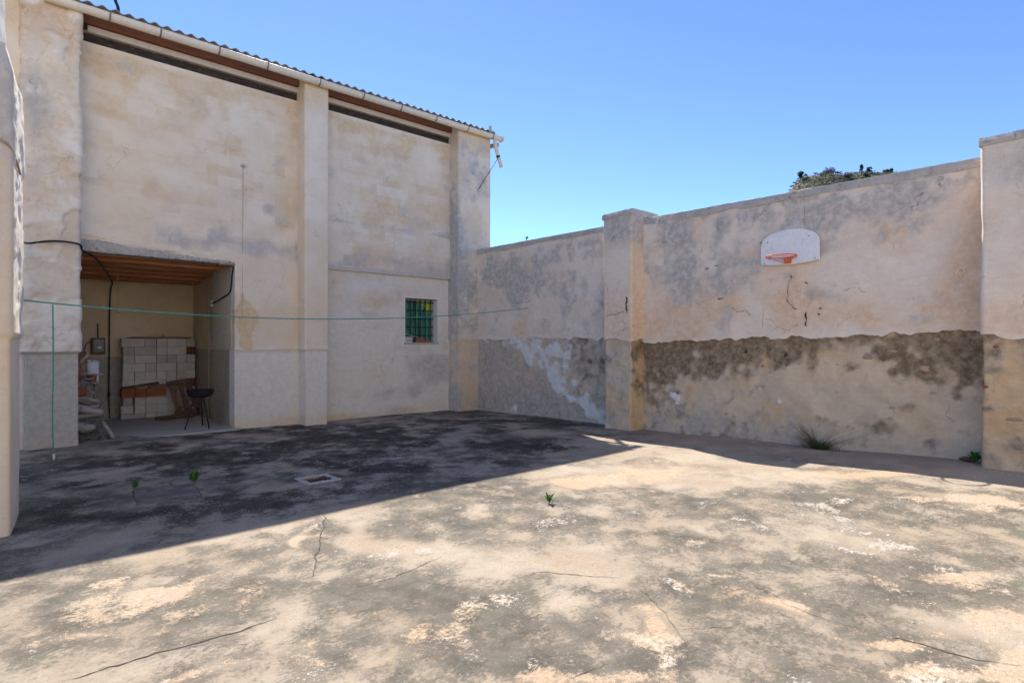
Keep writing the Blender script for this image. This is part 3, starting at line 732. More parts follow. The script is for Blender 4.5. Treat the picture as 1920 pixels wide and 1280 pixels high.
# loose stones and brick bits showing in the bare render
for (px, py, r, mm) in [(1628, 668, .085, 'stone'), (1674, 658, .05, 'stone'), (1432, 687, .055, 'clay_red'), (1476, 685, .04, 'clay_red'), (1476, 674, .03, 'clay_red'), (1732, 690, .07, 'stone'), (1755, 636, .05, 'stone'),
                        (1571, 683, .04, 'stone'), (1750, 736, .045, 'stone'), (1658, 675, .025, 'clay_red'), (1674, 764, .05, 'stone'), (1292, 741, .035, 'stone'), (1640, 770, .04, 'stone'), (1570, 735, .04, 'stone'), (1362, 775, .04, 'stone')]:
    c = on_x(px, py, XW + 0.004)
    lumpy('stone', c, r * .8, M[mm], yard, 2, 0.45, (0.28, 1.0, 0.55))
for (px, py, r) in [(1848, 725, .03), (1868, 650, .03)]:
    lumpy('stone', on_x(px, py, 8.59), r, M['clay_red'], yard, 1, 0.3, (0.35, 1, .6))
lumpy('stone', on_x(1905, 786, 8.595), .085, M['stone'], yard, 2, 0.4, (0.2, 1.0, 0.5))
# holes and open cracks in the plaster, drawn as flat dark strips
def wall_crack(pix, w0, X):
    pts = [on_x(px, py, X) for px, py in pix]; Q = []
    for a, b in zip(pts[:-1], pts[1:]):
        n = max(2, int(np.linalg.norm(b - a) / 0.03))
        for i in range(n): Q.append(a + (b - a) * i / n)
    Q.append(pts[-1]); Q = np.array(Q); n = len(Q)
    Q[:, 1:] += rng.normal(0, 0.007, (n, 2))
    tg = np.gradient(Q[:, 1:], axis=0); tg /= np.linalg.norm(tg, axis=1)[:, None] + 1e-9
    nn = np.stack([-tg[:, 1], tg[:, 0]], -1); wd = w0 * (.3 + 1.2 * rng.random(n))
    wd[0] = wd[-1] = w0 * 0.1
    A = Q.copy(); B_ = Q.copy(); A[:, 1:] += nn * wd[:, None]; B_[:, 1:] -= nn * wd[:, None]
    mesh_obj('crack', np.concatenate([A, B_]), [(i, i + 1, n + i + 1, n + i) for i in range(n - 1)], M['crack'], yard, False)
XC = XW - 0.045
wall_crack([(1484, 515), (1478, 530), (1476, 565), (1488, 577), (1496, 580)], .004, XC)
wall_crack([(1476, 565), (1466, 570)], .002, XC)
wall_crack([(1511, 585), (1511.5, 600), (1511, 612)], .010, XC)
wall_crack([(1345, 557), (1352, 560), (1358, 558)], .008, XC)
wall_crack([(1370, 572), (1382, 585), (1398, 583), (1408, 590)], .003, XC)
wall_crack([(1432, 575), (1430, 600), (1431, 615)], .002, XC)
wall_crack([(1508, 358), (1508, 400), (1507, 425)], .002, XC)
wall_crack([(1344, 415), (1346, 440)], .002, XC)
wall_crack([(1322, 506), (1329, 502)], .010, XC); wall_crack([(1338, 498), (1348, 499)], .008, XC)
wall_crack([(1345, 552), (1330, 562), (1300, 570)], .0015, XC)
for (px, py) in [(1512, 529), (1484, 516), (1428, 454), (1538, 576), (1535, 587), (1441, 466)]:
    wall_crack([(px - 2, py), (px, py + 2), (px + 2, py + 3)], .009, XC)
XC2 = 8.555
wall_crack([(1176, 555), (1173, 570), (1176, 588)], .014, XC2)
wall_crack([(1134, 592), (1150, 590), (1172, 584)], .003, XC2); wall_crack([(1134, 572), (1146, 565)], .002, XC2)
for pts in ([(1395, 661), (1402, 657)], [(1470, 662), (1477, 668)]):
    wall_crack(pts, .035, XW - 0.022)

# ------------------------------------------------------------------ white-edged pier and the tall wall behind it, left
pier = empty('pier_wall', (0.2, 6.4, 0), 'short plaster pier wall at the left edge with a sunlit white end face', 'wall')
def pier_fn(X, Y, Z, S):
    U = S; n = fbm(U, Z, 1.2, 6, 81); n2 = fbm(U, Z, 4.0, 6, 82); n3 = fbm(U, Z, 13, 4, 83)
    end = sst(3.22, 3.26, S)
    up = sst(1.625, 1.645, Z)
    mould = up * (0.55 * sst(2.9, 3.4, Z) + .2) + .7 * (n - .5) - end * 0.9
    warm = 0.42 + .5 * (n2 - .5) + .5 * blob(U, Z, 3.1, 3.0, .05, .6) - end * 0.7
    white = end * (0.85 * up + 0.15) + .2 * (n2 - .5)  # end face painted pale, upper part most: its sunlight is in the colour
    disp = 0.02 * up + 0.02 * up * np.exp(-np.clip(Z - 1.64, 0, 9) / .05) + .015 * (n - .5) + .006 * (n2 - .5) + end * up * (.010 * sst(.45, .5, n2) + .012 * (n3 - .5))
    top = sst(3.8, 4.06, Z)
    disp = disp - 0.05 * top
    return disp, [mould, warm, n * 0, white], top * 0.06 * (n - .5)
sheet('wall', [(-3.0, 6.33), (0.19, 6.33), (0.285, 7.11), (-0.25, 7.2)], -0.1, 4.06, pier_fn, M['plaster'], pier, thick=0.12, res=0.024, rad=0.03)
box('wall_core', (-3.0, 6.40, -0.1), (0.09, 7.05, 4.0), M['old_plaster'], pier, 0.03)
tall = empty('tall_side_wall', (0.1, 7.6, 0), 'tall white plastered wall rising behind the pier at the upper left', 'wall')
def tall_fn(X, Y, Z, S):
    n = fbm(S, Z, 1.2, 6, 84); n2 = fbm(S, Z, 5.0, 6, 85)
    return .02 * (n - .5) + .02 * (n2 - .5), [0.2 + .6 * (n - .5), .2 + .5 * (n2 - .5), n * 0, .9 + n * 0], 0.0
sheet('wall', [(-3.0, 7.42), (0.10, 7.42), (0.20, 7.8), (-0.3, 7.9)], -0.1, 8.0, tall_fn, M['old_plaster'], tall, thick=0.1, res=0.05, rad=0.02)
box('wall_core', (-3.0, 7.5, -0.1), (0.0, 7.85, 7.9), M['old_plaster'], tall, 0.02)

# ------------------------------------------------------------------ the building
shed = empty('warehouse', (5.0, 11.3, 0), 'old two-bay plastered warehouse with corrugated roof, gutter and open alcove', 'building')
DADO = 1.43
def courses(X, Z):
    """faint block courses telegraphing through thin plaster"""
    row = np.floor(Z / 0.2); fz = np.abs(Z / 0.2 - row - 0.5) * 2
    fx = np.abs(((X + 0.2 * (row % 2)) / 0.4) % 1.0 - 0.5) * 2
    j = np.maximum(sst(.9, 1.0, fz), sst(.95, 1.0, fx))
    cell = _tab(5)[(np.floor((X + 0.2 * (row % 2)) / 0.4)).astype(int) & 255, row.astype(int) & 255]
    return j, cell
def b_upper(X, Y, Z, S):
    n = fbm(X, Z, 0.8, 6, 100); n2 = fbm(X, Z, 2.8, 6, 106); st = fbm(X * 0.5, Z * 3.0, 1.2, 5, 108); j, cell = courses(X, Z)
    warm = 0.22 + .9 * (n - .5) + .6 * (st - .5) + .4 * (n2 - .5) + 0.62 * sst(5.6, 6.2, Z + (n2 - .5) * .6) * sst(6.38, 6.2, Z) + .40 * (cell - .5)
    warm = warm + .3 * blob(X, Z, 1.5, 5.2, .5, .9) + .25 * blob(X, Z, 4.4, 4.6, .3, 1.2) + .25 * blob(X, Z, 7.9, 4.6, .3, 1.0)
    mould = 0.02 + .8 * (n2 - .5) + .42 * (cell - .5) + .7 * blob(X, Z, 4.05, 4.15, .2, .17) + .5 * sst(3.6, 3.35, Z) * sst(2.0, 2.6, X) + .35 * blob(X, Z, 3.0, 3.55, 1.2, .14) + .3 * blob(X, Z, 3.9, 3.4, .6, .2)
    white = 0.0 + .7 * (fbm(X * .6, Z * 2.2, 3.0, 5, 110) - .5) + .35 * blob(X, Z, 1.4, 3.6, .4, .35) + .3 * sst(6.28, 6.36, Z) + .28 * blob(X, Z, 2.2, 3.35, 1.0, .12) + .15 * blob(X, Z, 1.3, 4.3, .2, .8)
    rb = sst(5.2, 5.3, X)
    white = white + rb * .18 * sst(4.1, 4.0, Z)
    mould = mould + rb * (.6 * np.exp(-((Z - 4.09 - (n2 - .5) * .08) / .03) ** 2) + .25 * sst(8.15, 8.35, X) + .3 * sst(3.22, 3.12, Z))
    disp = 0.012 * (n - .5) + .006 * (n2 - .5) - .006 * j + .012 * rb * sst(4.10, 4.07, Z) * 1.0
    disp = disp + (.018 * sst(3.55, 3.4, Z + (n2 - .5) * .35) * (1 - rb) * (fbm(X, Z, 1.8, 4, 112) > .48))
    return disp, [mould, warm, n * 0, white], 0.0
def b_jamb(X, Y, Z, S):
    n = fbm(X, Z, 0.9, 6, 120); n2 = fbm(X, Z, 3.4, 6, 126)
    up = sst(DADO - .006, DADO + .012, Z)
    warm = up * (.15 + .5 * (n2 - .5)) + (1 - up) * (.5 * sst(.35, .0, Z) + .3 * (n - .5) + .1 * sst(3.9, 4.5, X))
    patch = sst(.40, .62, blob(X, Z, 3.68, 1.98, .22, .62) + (n2 - .5) * .5) * up
    mould = .12 + .5 * (n - .5) * up
    white = up * (.25 + .4 * (n2 - .5)) + .5 * up * np.exp(-np.clip(Z - DADO, 0, 9) / .05)
    white = white * (1 - patch); warm = warm + patch * 1.2; mould = mould * (1 - patch)
    disp = up * .022 + up * .015 * np.exp(-np.clip(Z - DADO, 0, 9) / .04) + .01 * (n - .5) + .006 * (n2 - .5) - .012 * patch
    return disp, [mould, warm, (1 - up) * 1.0, white], 0.0
def left_bay(X, Y, Z, S):
    d1, s1, _ = b_upper(X, Y, Z, S); d2, s2, _ = b_jamb(X, Y, Z, S)
    f = sst(3.05, 3.35, Z + (fbm(X, Z, 2.0, 4, 130) - .5) * .3)
    return d1 * f + d2 * (1 - f), [a * f + b * (1 - f) for a, b in zip(s1, s2)], 0.0
sheet('wall_panel', [(1.0, YP), (4.75, YP)], -0.2, 6.34, left_bay, M['plaster'], shed, thick=0.30, res=0.024, holes=[(-1, 2.47, -1, 3.045)], su=[2.47], sz=[3.045])
sheet('wall_panel', [(5.0, YP), (8.45, YP)], 3.085, 6.34, b_upper, M['plaster'], shed, thick=0.30, res=0.024)
WL, WR = 7.155, 8.045; WB, WT = 1.575, 2.595
def low_panel(X, Y, Z, S):
    n = fbm(X, Z, 0.8, 6, 140); n2 = fbm(X * .6, Z * 1.4, 2.6, 6, 146)
    lift = np.abs(((Z + .03 * (n - .5)) / 0.42) % 1 - .5) * 2
    bare = .60 + .35 * (n - .5)
    n3 = fbm(X, Z, 6.0, 5, 147)
    warm = .12 + .5 * (n2 - .5) + .45 * blob(X, Z, 6.4, 2.55, .8, .3) + .5 * sst(.3, .0, Z) * sst(8.3, 7.0, X) + .3 * blob(X, Z, 5.4, 2.7, .3, .4)
    mould = .06 + .8 * (n - .5) + .6 * (n2 - .5) + .4 * (n3 - .5) + .35 * sst(.93, 1.0, lift) * (n2 + .1) + .65 * blob(X, Z, 7.9, 1.0, .6, .4) + .6 * blob(X, Z, 7.0, .4, .9, .25) + .3 * blob(X, Z, 8.2, 1.6, .2, .8) + .5 * blob(X, Z, 6.75, .5, .12, .04) - .5 * blob(X, Z, 5.8, 1.2, .6, .5)
    white = .12 + .4 * (n2 - .5) + .35 * blob(X, Z, 7.8, .35, .35, .25) + .3 * blob(X, Z, 5.7, 1.4, .5, .7) + .3 * blob(X, Z, 7.0, 1.2, .4, .3)
    wn = np.maximum(np.maximum(WL - X, X - WR), np.maximum(WB - Z, Z - WT))
    white = white + .5 * sst(.05, .02, wn)
    disp = .014 * (n - .5) + .006 * (n2 - .5) - .003 * sst(.93, 1.0, lift)
    return disp, [mould, warm, bare, white], 0.0
YL = 11.39
sheet('wall_panel', [(5.0, YL), (8.45, YL)], -0.2, 3.12, low_panel, M['plaster'], shed, thick=0.30, res=0.024, holes=[(WL - 5.0, WR - 5.0, WB, WT)], su=[WL - 5.0, WR - 5.0], sz=[WB, WT])
def pil(kind):
    def fn(X, Y, Z, S):
        U = S + kind * 7.7; n = fbm(U, Z, 1.1, 6, 150 + kind); n2 = fbm(U, Z, 3.8, 6, 156); n3 = fbm(U, Z, 9.0, 5, 157)
        up = sst(DADO - .006, DADO + .012, Z)
        flare = .022 * up + .018 * up * np.exp(-np.clip(Z - DADO, 0, 9) / .04)
        warm = .14 + .45 * (n - .5) + .45 * sst(5.9, 6.4, Z) * up + (1 - up) * .35 * sst(.4, 0, Z)
        if kind == 0:       # rough old face beside the alcove
            side = sst(.3, .1, np.abs(X - 1.05) * 3)
            mould = .06 + .6 * (n - .5) + .75 * blob(X, Z, .62, 4.9, .22, .7) + .35 * blob(X, Z, .6, 4.0, .3, .3) + (1 - up) * (.7 * (n2 - .5) + .12)
            white = up * (.22 + .8 * (n2 - .5) + .25 * sst(3.2, 2.8, Z))
            rough = np.abs(n2 - .5) * 2
            disp = flare + up * (.012 * (n - .5) + .010 * sst(.44, .47, n2) + .010 * sst(.56, .60, n2) + .008 * sst(.50, .56, n3) + .012 * sst(.50, .52, n) - .02 * sst(.10, .02, rough) * sst(.75, 1.0, X) * sst(1.9, 2.6, Z))
            warm = warm + up * .35 * sst(.14, .03, rough)
            bare = (1 - up) * 1.0
        elif kind == 1:
            mould = .02 + .35 * (n - .5); white = .25 * up + .3 * (n2 - .5) + up * .4 * np.exp(-np.clip(Z - DADO, 0, 9) / .06)
            disp = flare + .006 * (n - .5) + .004 * (n2 - .5); bare = (1 - up) * 1.0
        else:
            up2 = sst(1.60, 1.64, Z + (n2 - .5) * .08)
            m = sst(8.98, 8.92, X)
            mould = .12 + .9 * (n - .5) + .9 * (n2 - .5) + .5 * (n3 - .5) + m * sst(4.6, 4.0, Z) * up2 * .35 + .6 * blob(Z, X, 2.0, 8.8, .12, .3) + .3 * sst(8.5, 8.38, X) * sst(6, 4.8, Z)
            white = up2 * (.05 + .7 * (n2 - .5) + .3 * blob(Z, X, 2.3, 8.6, .4, .3)) + .35 * blob(Z, X, 1.75, 8.7, .06, .4)
            warm = warm + (1 - up2) * .45
            disp = up2 * .02 + .015 * (n - .5) + .012 * (n2 - .5); bare = (1 - up2) * .25 + .2 * (n3 - .5)
        return disp, [mould, warm, bare, white], 0.0
    return fn
sheet('pilaster', [(0.49, 11.2), (0.49, YF), (1.125, YF), (1.125, 11.6)], -0.2, 6.74, pil(0), M['old_plaster'], shed, thick=0.1, res=0.022, rad=0.02)
sheet('pilaster', [(4.67, 11.5), (4.67, YF), (5.11, YF), (5.11, 11.5)], -0.2, 6.74, pil(1), M['plaster'], shed, thick=0.1, res=0.024, rad=0.012)
sheet('pilaster', [(8.38, 11.5), (8.38, YF), (9.34, YF), (9.34, 12.0)], -0.2, 6.74, pil(2), M['old_plaster'], shed, thick=0.1, res=0.024, rad=0.015)
sheet('wall_panel', [(-2.0, 11.07), (0.52, 11.07)], -0.2, 8.0, pil(1), M['plaster'], shed, thick=0.25, res=0.06)
for (xa, xb, z0_, h_) in ((1.16, 1.50, 3.26, .05), (1.56, 2.62, 3.20, .13), (2.55, 3.30, 3.10, .10)):
    rr = []
    for x in np.linspace(xa, xb, 40):
        e = min(1.0, (x - xa) / .04, (xb - x) / .04) * .8 + .2
        dz_ = -.055 * (x - xa) + .03 * (float(fbm(np.array(x), np.array(7.2), 4.0, 5, 133)) - .5)
        rr.append([(x, 11.345, z0_ + dz_), (x, 11.298, z0_ + dz_ + rng.normal(0, .003)), (x, 11.294, z0_ + dz_ + h_ * e * .6), (x, 11.345, z0_ + dz_ + h_ * e + rng.normal(0, .004))])
    o_ = loft('loose_plaster', rr, M['plaster'], shed, True, False)
    at_ = o_.data.attributes.new('stain', 'FLOAT_COLOR', 'POINT')
    at_.data.foreach_set('color', np.tile([.1, .2, 0., .35], len(o_.data.vertices)))
# timber, lintels and the gap under the eaves
for (a, b) in ((1.13, 4.665), (5.115, 8.375)):
    box('lintel', (a, 11.30, 6.495), (b, 11.62, 6.595), M['lintel'], shed, 0.006)
    n = 60; rings = []
    for i in range(n + 1):
        x = a + (b - a) * i / n
        rings.append([(x, 11.375 + rng.normal(0, .006) + oy, z + rng.normal(0, .006)) for oy, z in ((0, 6.335), (0, 6.41), (0, 6.488), (.2, 6.488), (.2, 6.335))])
    loft('old_beam', rings, M['wood_dark'], shed, True, False)  # near-black timber set back in the recess under the eaves
    box('timber_beam', (a, 11.24, 6.60), (b, 11.42, 6.79), M['wood_red'], shed, 0.006)
box('timber_stub', (1.20, 11.27, 6.497), (1.27, 11.296, 6.597), M['wood_dark'], shed, 0.004)
# roof of corrugated cement sheet
xs = np.arange(-2.0, 9.56, 0.0222); NY = 9
cv = []
for jy in range(NY):
    y = 10.90 + jy * 0.9
    cv.append(np.stack([xs, np.full_like(xs, y), 6.772 + 0.10 * (y - 10.9) + 0.022 * np.cos(xs / 0.177 * 2 * math.pi)], -1))
cv = np.stack(cv, 1)
Nn = np.zeros_like(cv); Nn[..., 2] = 1
grid_mesh('roof', cv, Nn, np.ones((cv.shape[0] - 1, NY - 1), bool), np.zeros(cv.shape[:2] + (4,)), M['roof'], shed, 0.012)
box('roof_edge_strip', (9.50, 10.90, 6.80), (9.58, 18.0, 6.90), M['roof'], shed, 0.01).rotation_euler = (R(5.7), 0, 0)
# closing walls of the building that turn away from the yard
box('side_wall', (9.10, 11.95, -0.3), (9.33, 18.0, 6.78), M['plaster'], shed, 0.01)
box('back_wall', (-2.0, 18.01, -0.3), (9.33, 18.2, 7.3), M['plaster'], shed, 0.01)
# gutter
GY, GZ, GR = 10.875, 6.655, 0.085
gx0, gx1 = 0.72, 9.62
rings = []
for x in np.linspace(gx0, gx1, 40):
    ring = []
    for k in range(13):
        a = math.pi + math.pi * k / 12
        ring.append((x, GY + GR * math.cos(a), GZ + GR * math.sin(a) + 0.004 * math.sin(x * 2.1)))
    for k in range(13):
        a = 2 * math.pi - math.pi * k / 12
        ring.append((x, GY + (GR - .005) * math.cos(a), GZ + .001 + (GR - .005) * math.sin(a) + 0.004 * math.sin(x * 2.1)))
    rings.append(ring)
gut = loft('gutter', rings, M['pvc'], shed, True, True)
gut.data.set_sharp_from_angle(angle=R(50))
tube('gutter_lip', [(gx0, GY - GR - .002, GZ + .004), (gx1, GY - GR - .002, GZ + .004)], 0.007, M['pvc'], gut, 6)
def arc_band(name, x, wd, rr, mat, par):
    ring = []
    for xx in (x - wd / 2, x + wd / 2):
        ring.append([(xx, GY + rr * math.cos(math.pi + math.pi * k / 12 * 1.0), GZ + 0.012 * (k in (0, 12)) + rr * math.sin(math.pi + math.pi * k / 12)) for k in range(13)]
                    + [(xx, GY + (rr - .006) * math.cos(2 * math.pi - math.pi * k / 12), GZ + 0.012 * (k in (0, 12)) + (rr - .006) * math.sin(2 * math.pi - math.pi * k / 12)) for k in range(13)])
    return loft(name, ring, mat, par, True, False)
for x in (1.50, 2.185, 3.07, 3.89, 4.88, 5.81, 6.70, 7.61, 8.52, 9.30):
    arc_band('gutter_bracket', x, 0.022, GR + 0.010, M['steel'], gut)
arc_band('gutter_joint', 5.0, 0.09, GR + 0.007, M['pvc'], gut)
arc_band('gutter_end_cap', gx1 - .01, 0.04, GR + 0.012, M['pvc'], gut)
box('gutter_end_plate', (gx1, GY - GR, GZ - GR + .01), (gx1 + .012, GY + GR, GZ + .005), M['pvc'], gut, 0.003)
tube('downpipe', [(9.40, GY, 6.60), (9.41, GY, 6.50), (9.42, GY, 6.42), (9.455, GY, 6.33), (9.53, GY, 6.14), (9.615, GY, 5.93)], 0.046, M['pvc'], gut, 12)
tube('pipe_strap', [(9.50, GY, 6.205), (9.515, GY, 6.165)], 0.052, M['iron'], gut, 12)
tube('pipe_stay', [(9.50, GY - .04, 6.17), (8.90, 10.985, 5.20)], 0.007, M['iron'], gut, 6)
box('gutter_post', (9.31, 10.95, 6.73), (9.37, 11.0, 6.93), M['pale_cement'], gut, 0.006)
# ---- window of the right bay
win = box('window', (WL + .002, 11.56, WB + .002), (WR - .002, 11.60, WB + .03), M['frame'], shed, 0.003)
for lo, hi in (((WL + .002, 11.56, WT - .05), (WR - .002, 11.60, WT - .002)), ((WL + .002, 11.561, WB + .031), (WL + .035, 11.599, WT - .051)), ((WR - .045, 11.561, WB + .031), (WR - .002, 11.599, WT - .051))):
    box('frame', lo, hi, M['frame'], win, 0.003)
for i in range(6):
    x = WL + .05 + (WR - WL - .11) * (i + .35) / 5.7
    box('bar', (x - .011, 11.525, WB + .01), (x + .011, 11.545, WT - .02), M['bar'], win, 0.003)
for i in range(5):
    z = WB + .17 + (WT - WB - .25) * i / 4
    box('bar', (WL + .003, 11.546, z - .012), (WR - .004, 11.558, z + .012), M['bar'], win, 0.003)
xs = np.linspace(WL + .036, WR - .046, 60); zs = np.array([WB + .031, WT - .051])
PV = np.stack([np.stack([xs, 11.585 + .008 * np.cos(xs * 45), np.full_like(xs, z)], -1) for z in zs], 1)
NN_ = np.zeros_like(PV); NN_[..., 1] = -1
grid_mesh('pane', PV, NN_, np.ones((59, 1), bool), np.zeros(PV.shape[:2] + (4,)), M['pane'], win, 0.004)
box('sill', (WL - .03, 11.355, WB - .035), (WR + .03, 11.68, WB - .001), M['pale_cement'], win, 0.004)
box('room_lining', (WL - .2, 11.80, WB - .3), (WR + .2, 11.84, WT + .3), M['bar'], win, 0.004)

# ---- the alcove: walls, floor, boarded ceiling, lintel
def jamb_in(X, Y, Z, S):
    n = fbm(Y * 1.6, Z * .5, 1.2, 6, 160); n2 = fbm(Y * 3, Z, 2.5, 6, 166)
    up = sst(DADO - .006, DADO + .012, Z); frt = sst(12.75, 12.6, Y)
    mould = .25 + .6 * (n - .5) + .35 * frt
    warm = .15 + .5 * (n2 - .5) - .3 * frt
    bare = (1 - up) * .85
    blue = frt * (.95 * sst(11.62, 11.45, Y) * sst(1.8, 2.1, Z) * sst(3.0, 2.85, Z) + .8 * blob(Y, Z, 12.3, 1.75, .12, .1)) + .3 * (n2 - .5)
    return up * frt * .02 + .008 * (n - .5), [mould, warm, bare, blue], 0.0
sheet('alcove_side', [(3.55, 14.45), (3.55, 12.7), (3.475, 12.7), (3.475, 11.5)], -0.1, 3.2, jamb_in, M['alcove'], shed, thick=0.1, res=0.03)
def back_in(X, Y, Z, S):
    n = fbm(X, Z, 1.0, 6, 170); n2 = fbm(X, Z, 3.2, 6, 176)
    lo = sst(1.285, 1.265, Z)
    return .01 * (n - .5), [.1 + .6 * (n - .5) + .3 * blob(X, Z, 2.6, 2.3, .5, .3), .3 + .7 * (n2 - .5), lo * .9, n * 0 - .3], 0.0
sheet('alcove_back', [(0.8, 14.43), (3.65, 14.43)], -0.1, 3.2, back_in, M['alcove'], shed, thick=0.15, res=0.04)
sheet('alcove_side', [(0.9, 11.36), (0.9, 14.45)], -0.1, 3.2, back_in, M['alcove'], shed, thick=0.15, res=0.06)
box('alcove_floor', (0.92, 11.22, -0.15), (3.54, 14.42, 0.012), M['floor'], shed, 0.01)
ceil = box('ceiling', (0.92, 11.62, 3.10), (3.54, 14.42, 3.16), M['wood_dark'], shed, 0.004)
NB = 12
for i in range(NB):
    y0 = 11.60 + i * (2.80 / NB); zc = 3.045 - 0.19 * (i / (NB - 1)) + (0.012 if i % 2 else -0.012)
    rr = []
    for x in np.linspace(0.93, 3.47 if y0 < 12.5 else 3.53, 14):
        wv = .004 * math.sin(x * 3 + i)
        rr.append([(x, y0 + .006, zc + .02 + wv), (x, y0 + .02, zc - .012 + wv), (x, y0 + .11, zc - .026 + wv), (x, y0 + .20, zc - .012 + wv), (x, y0 + .222, zc + .02 + wv), (x, y0 + .222, zc + .05), (x, y0 + .006, zc + .05)])
    loft('plank', rr, M['wood_ceiling'], ceil, True, False)
rr = []
for x in np.linspace(1.0, 3.40, 90):
    j = lambda a: rng.normal(0, a)
    b = 3.03 - .02 * (x - 1) / 2.4
    tp = 3.235 - .068 * (x - 1.0) + .05 * (float(fbm(np.array(x), np.array(2.2), 2.2, 5, 131)) - .5)
    rr.append([(x, 11.305 + j(.004), b + j(.004)), (x, 11.295 + j(.004), b + .4 * (tp - b)), (x, 11.30 + j(.004), tp - .012 + j(.004)), (x, 11.335, tp + j(.004)), (x, 11.55, tp), (x, 11.56, b)])
lint = loft('door_lintel', rr, M['pale_cement'], shed, True, False)
box('lintel_end', (3.20, 11.30, 2.985), (3.475, 11.52, 3.012), M['wood_tan'], shed, 0.006)
box('lintel_fill', (3.40, 11.335, 3.013), (3.475, 11.6, 3.044), M['pale_cement'], shed, 0.004)
tube('conduit', [(3.535, 13.2, 0.02), (3.535, 13.2, 2.8)], 0.012, M['pale_cement'], shed, 8)
box('switch_box', (3.42, 12.60, 2.30), (3.455, 12.68, 2.42), M['white_plastic'], shed, 0.006)

# ------------------------------------------------------------------ cables, ropes, small fixings
c = tube('cable', [(0.30, 7.08, 2.50), (0.33, 8.0, 2.60), (0.40, 9.8, 2.90), (0.52, 10.88, 3.01), (0.82, 10.925, 3.085), (1.12, 10.935, 3.075), (1.20, 11.24, 3.02), (1.42, 11.75, 2.985), (1.63, 12.5, 2.92), (1.90, 13.7, 2.845), (2.03, 14.36, 2.79),
                   (2.00, 14.375, 2.64), (1.985, 14.385, 2.04), (1.98, 14.38, 1.2), (1.975, 14.385, .5), (1.99, 14.38, 0.03)], 0.014, M['black'], None, 8, smooth_pts=5)
tag(c, 'thick black cable looping from the pier over the alcove and down its back wall', 'cable')
lumpy('cable_joint', (1.975, 14.37, .52), .04, M['black'], c, 2, .2, (.8, .8, 1.6))
c = tube('cable', [(3.46, 11.35, 2.97), (3.452, 11.42, 2.80), (3.448, 11.45, 2.62), (3.445, 11.55, 2.50), (3.44, 11.9, 2.44), (3.435, 12.3, 2.385), (3.43, 12.61, 2.36)], 0.013, M['black'], None, 8, smooth_pts=5)
tag(c, 'short black cable bent along the right jamb of the alcove to a white box', 'cable')
c = tube('pull_cord', [(1.925, 13.0, 2.90), (1.925, 13.0, 2.5), (1.925, 13.0, 2.11)], 0.005, M['hemp'], None, 6)
tag(c, 'thin tan cord hanging straight down from the boarded ceiling', 'cord')
lumpy('hook', (1.925, 13.0, 2.09), .022, M['white_plastic'], c, 1, .2)
c = tube('slack_cord', [(3.30, 13.5, 2.86), (3.34, 13.45, 2.68), (3.40, 13.3, 2.50), (3.50, 13.2, 2.34)], 0.006, M['hemp'], None, 6, smooth_pts=4)
tag(c, 'slack pale cord hanging from the ceiling toward the right alcove wall', 'cord')
A = np.array((0.30, 7.08, 1.985)); Bp = np.array((8.93, 9.25, 2.33)); pts = []
for i in range(41):
    t = i / 40; p = A + (Bp - A) * t; p[2] -= 0.20 * 4 * t * (1 - t) * (0.75 + .5 * (1 - t)); pts.append(p)
c = tube('clothesline', pts, 0.007, M['green_rope'], None, 6)
tag(c, 'thin green clothesline strung across the yard from pier to wall', 'clothesline')
for t in (3, 38):
    p = pts[t]; tube('knot', [p + np.array((-.02, -.006, 0)), p, p + np.array((.02, .005, 0))], (.006, .016, .006), M['green_rope'] if t == 3 else M['white_plastic'], c, 6)
tube('wall_hook', [Bp, Bp + np.array((.06, 0, .012))], .012, M['iron'], c, 6)
p = on_y(99, 571, 7.26)
c = tube('rope', [(p[0], p[1], p[2]), (p[0] + .004, p[1], 1.3), (p[0] - .003, p[1], .9), (p[0] + .006, p[1] + .004, .49)], 0.006, M['green_rope'], None, 6, smooth_pts=4)
tag(c, 'green rope end hanging straight down from the clothesline by the pier', 'rope')
tube('rope_tip', [(p[0] + .006, p[1] + .004, .495), (p[0] + .008, p[1], .46), (p[0] + .004, p[1], .43)], (.012, .011, .004), M['white_plastic'], c, 6)
c = tube('hemp_cord', [(-.2, 6.285, 3.28), (.02, 6.275, 3.25), (.12, 6.275, 3.235), (.19, 6.30, 3.20), (.235, 6.45, 3.13), (.275, 6.75, 3.08)], 0.009, M['hemp'], None, 6, smooth_pts=4)
tag(c, 'tan hemp cord tied around the upper part of the pier', 'cord')
c = tube('wall_wire', [(3.614, 11.31, 4.84), (3.612, 11.315, 4.0), (3.605, 11.312, 3.0), (3.595, 11.30, 2.1), (3.57, 11.30, 2.0), (3.545, 11.30, 2.04)], 0.003, M['wood_grey'], None, 5, smooth_pts=3)
tag(c, 'thin grey wire hanging from a knob on the upper warehouse wall', 'wire')
lumpy('knob', (3.614, 11.31, 4.85), .035, M['pale_cement'], c, 2, .15, (1, .8, 1))
c = tube('antenna_cable', [(2.08, 14.0, 7.10), (2.085, 14.0, 8.2), (2.02, 14.0, 8.5), (1.98, 14.0, 9.2)], 0.03, M['black'], None, 6, smooth_pts=4)
tag(c, 'black mast end standing on the warehouse roof at the top edge', 'mast')
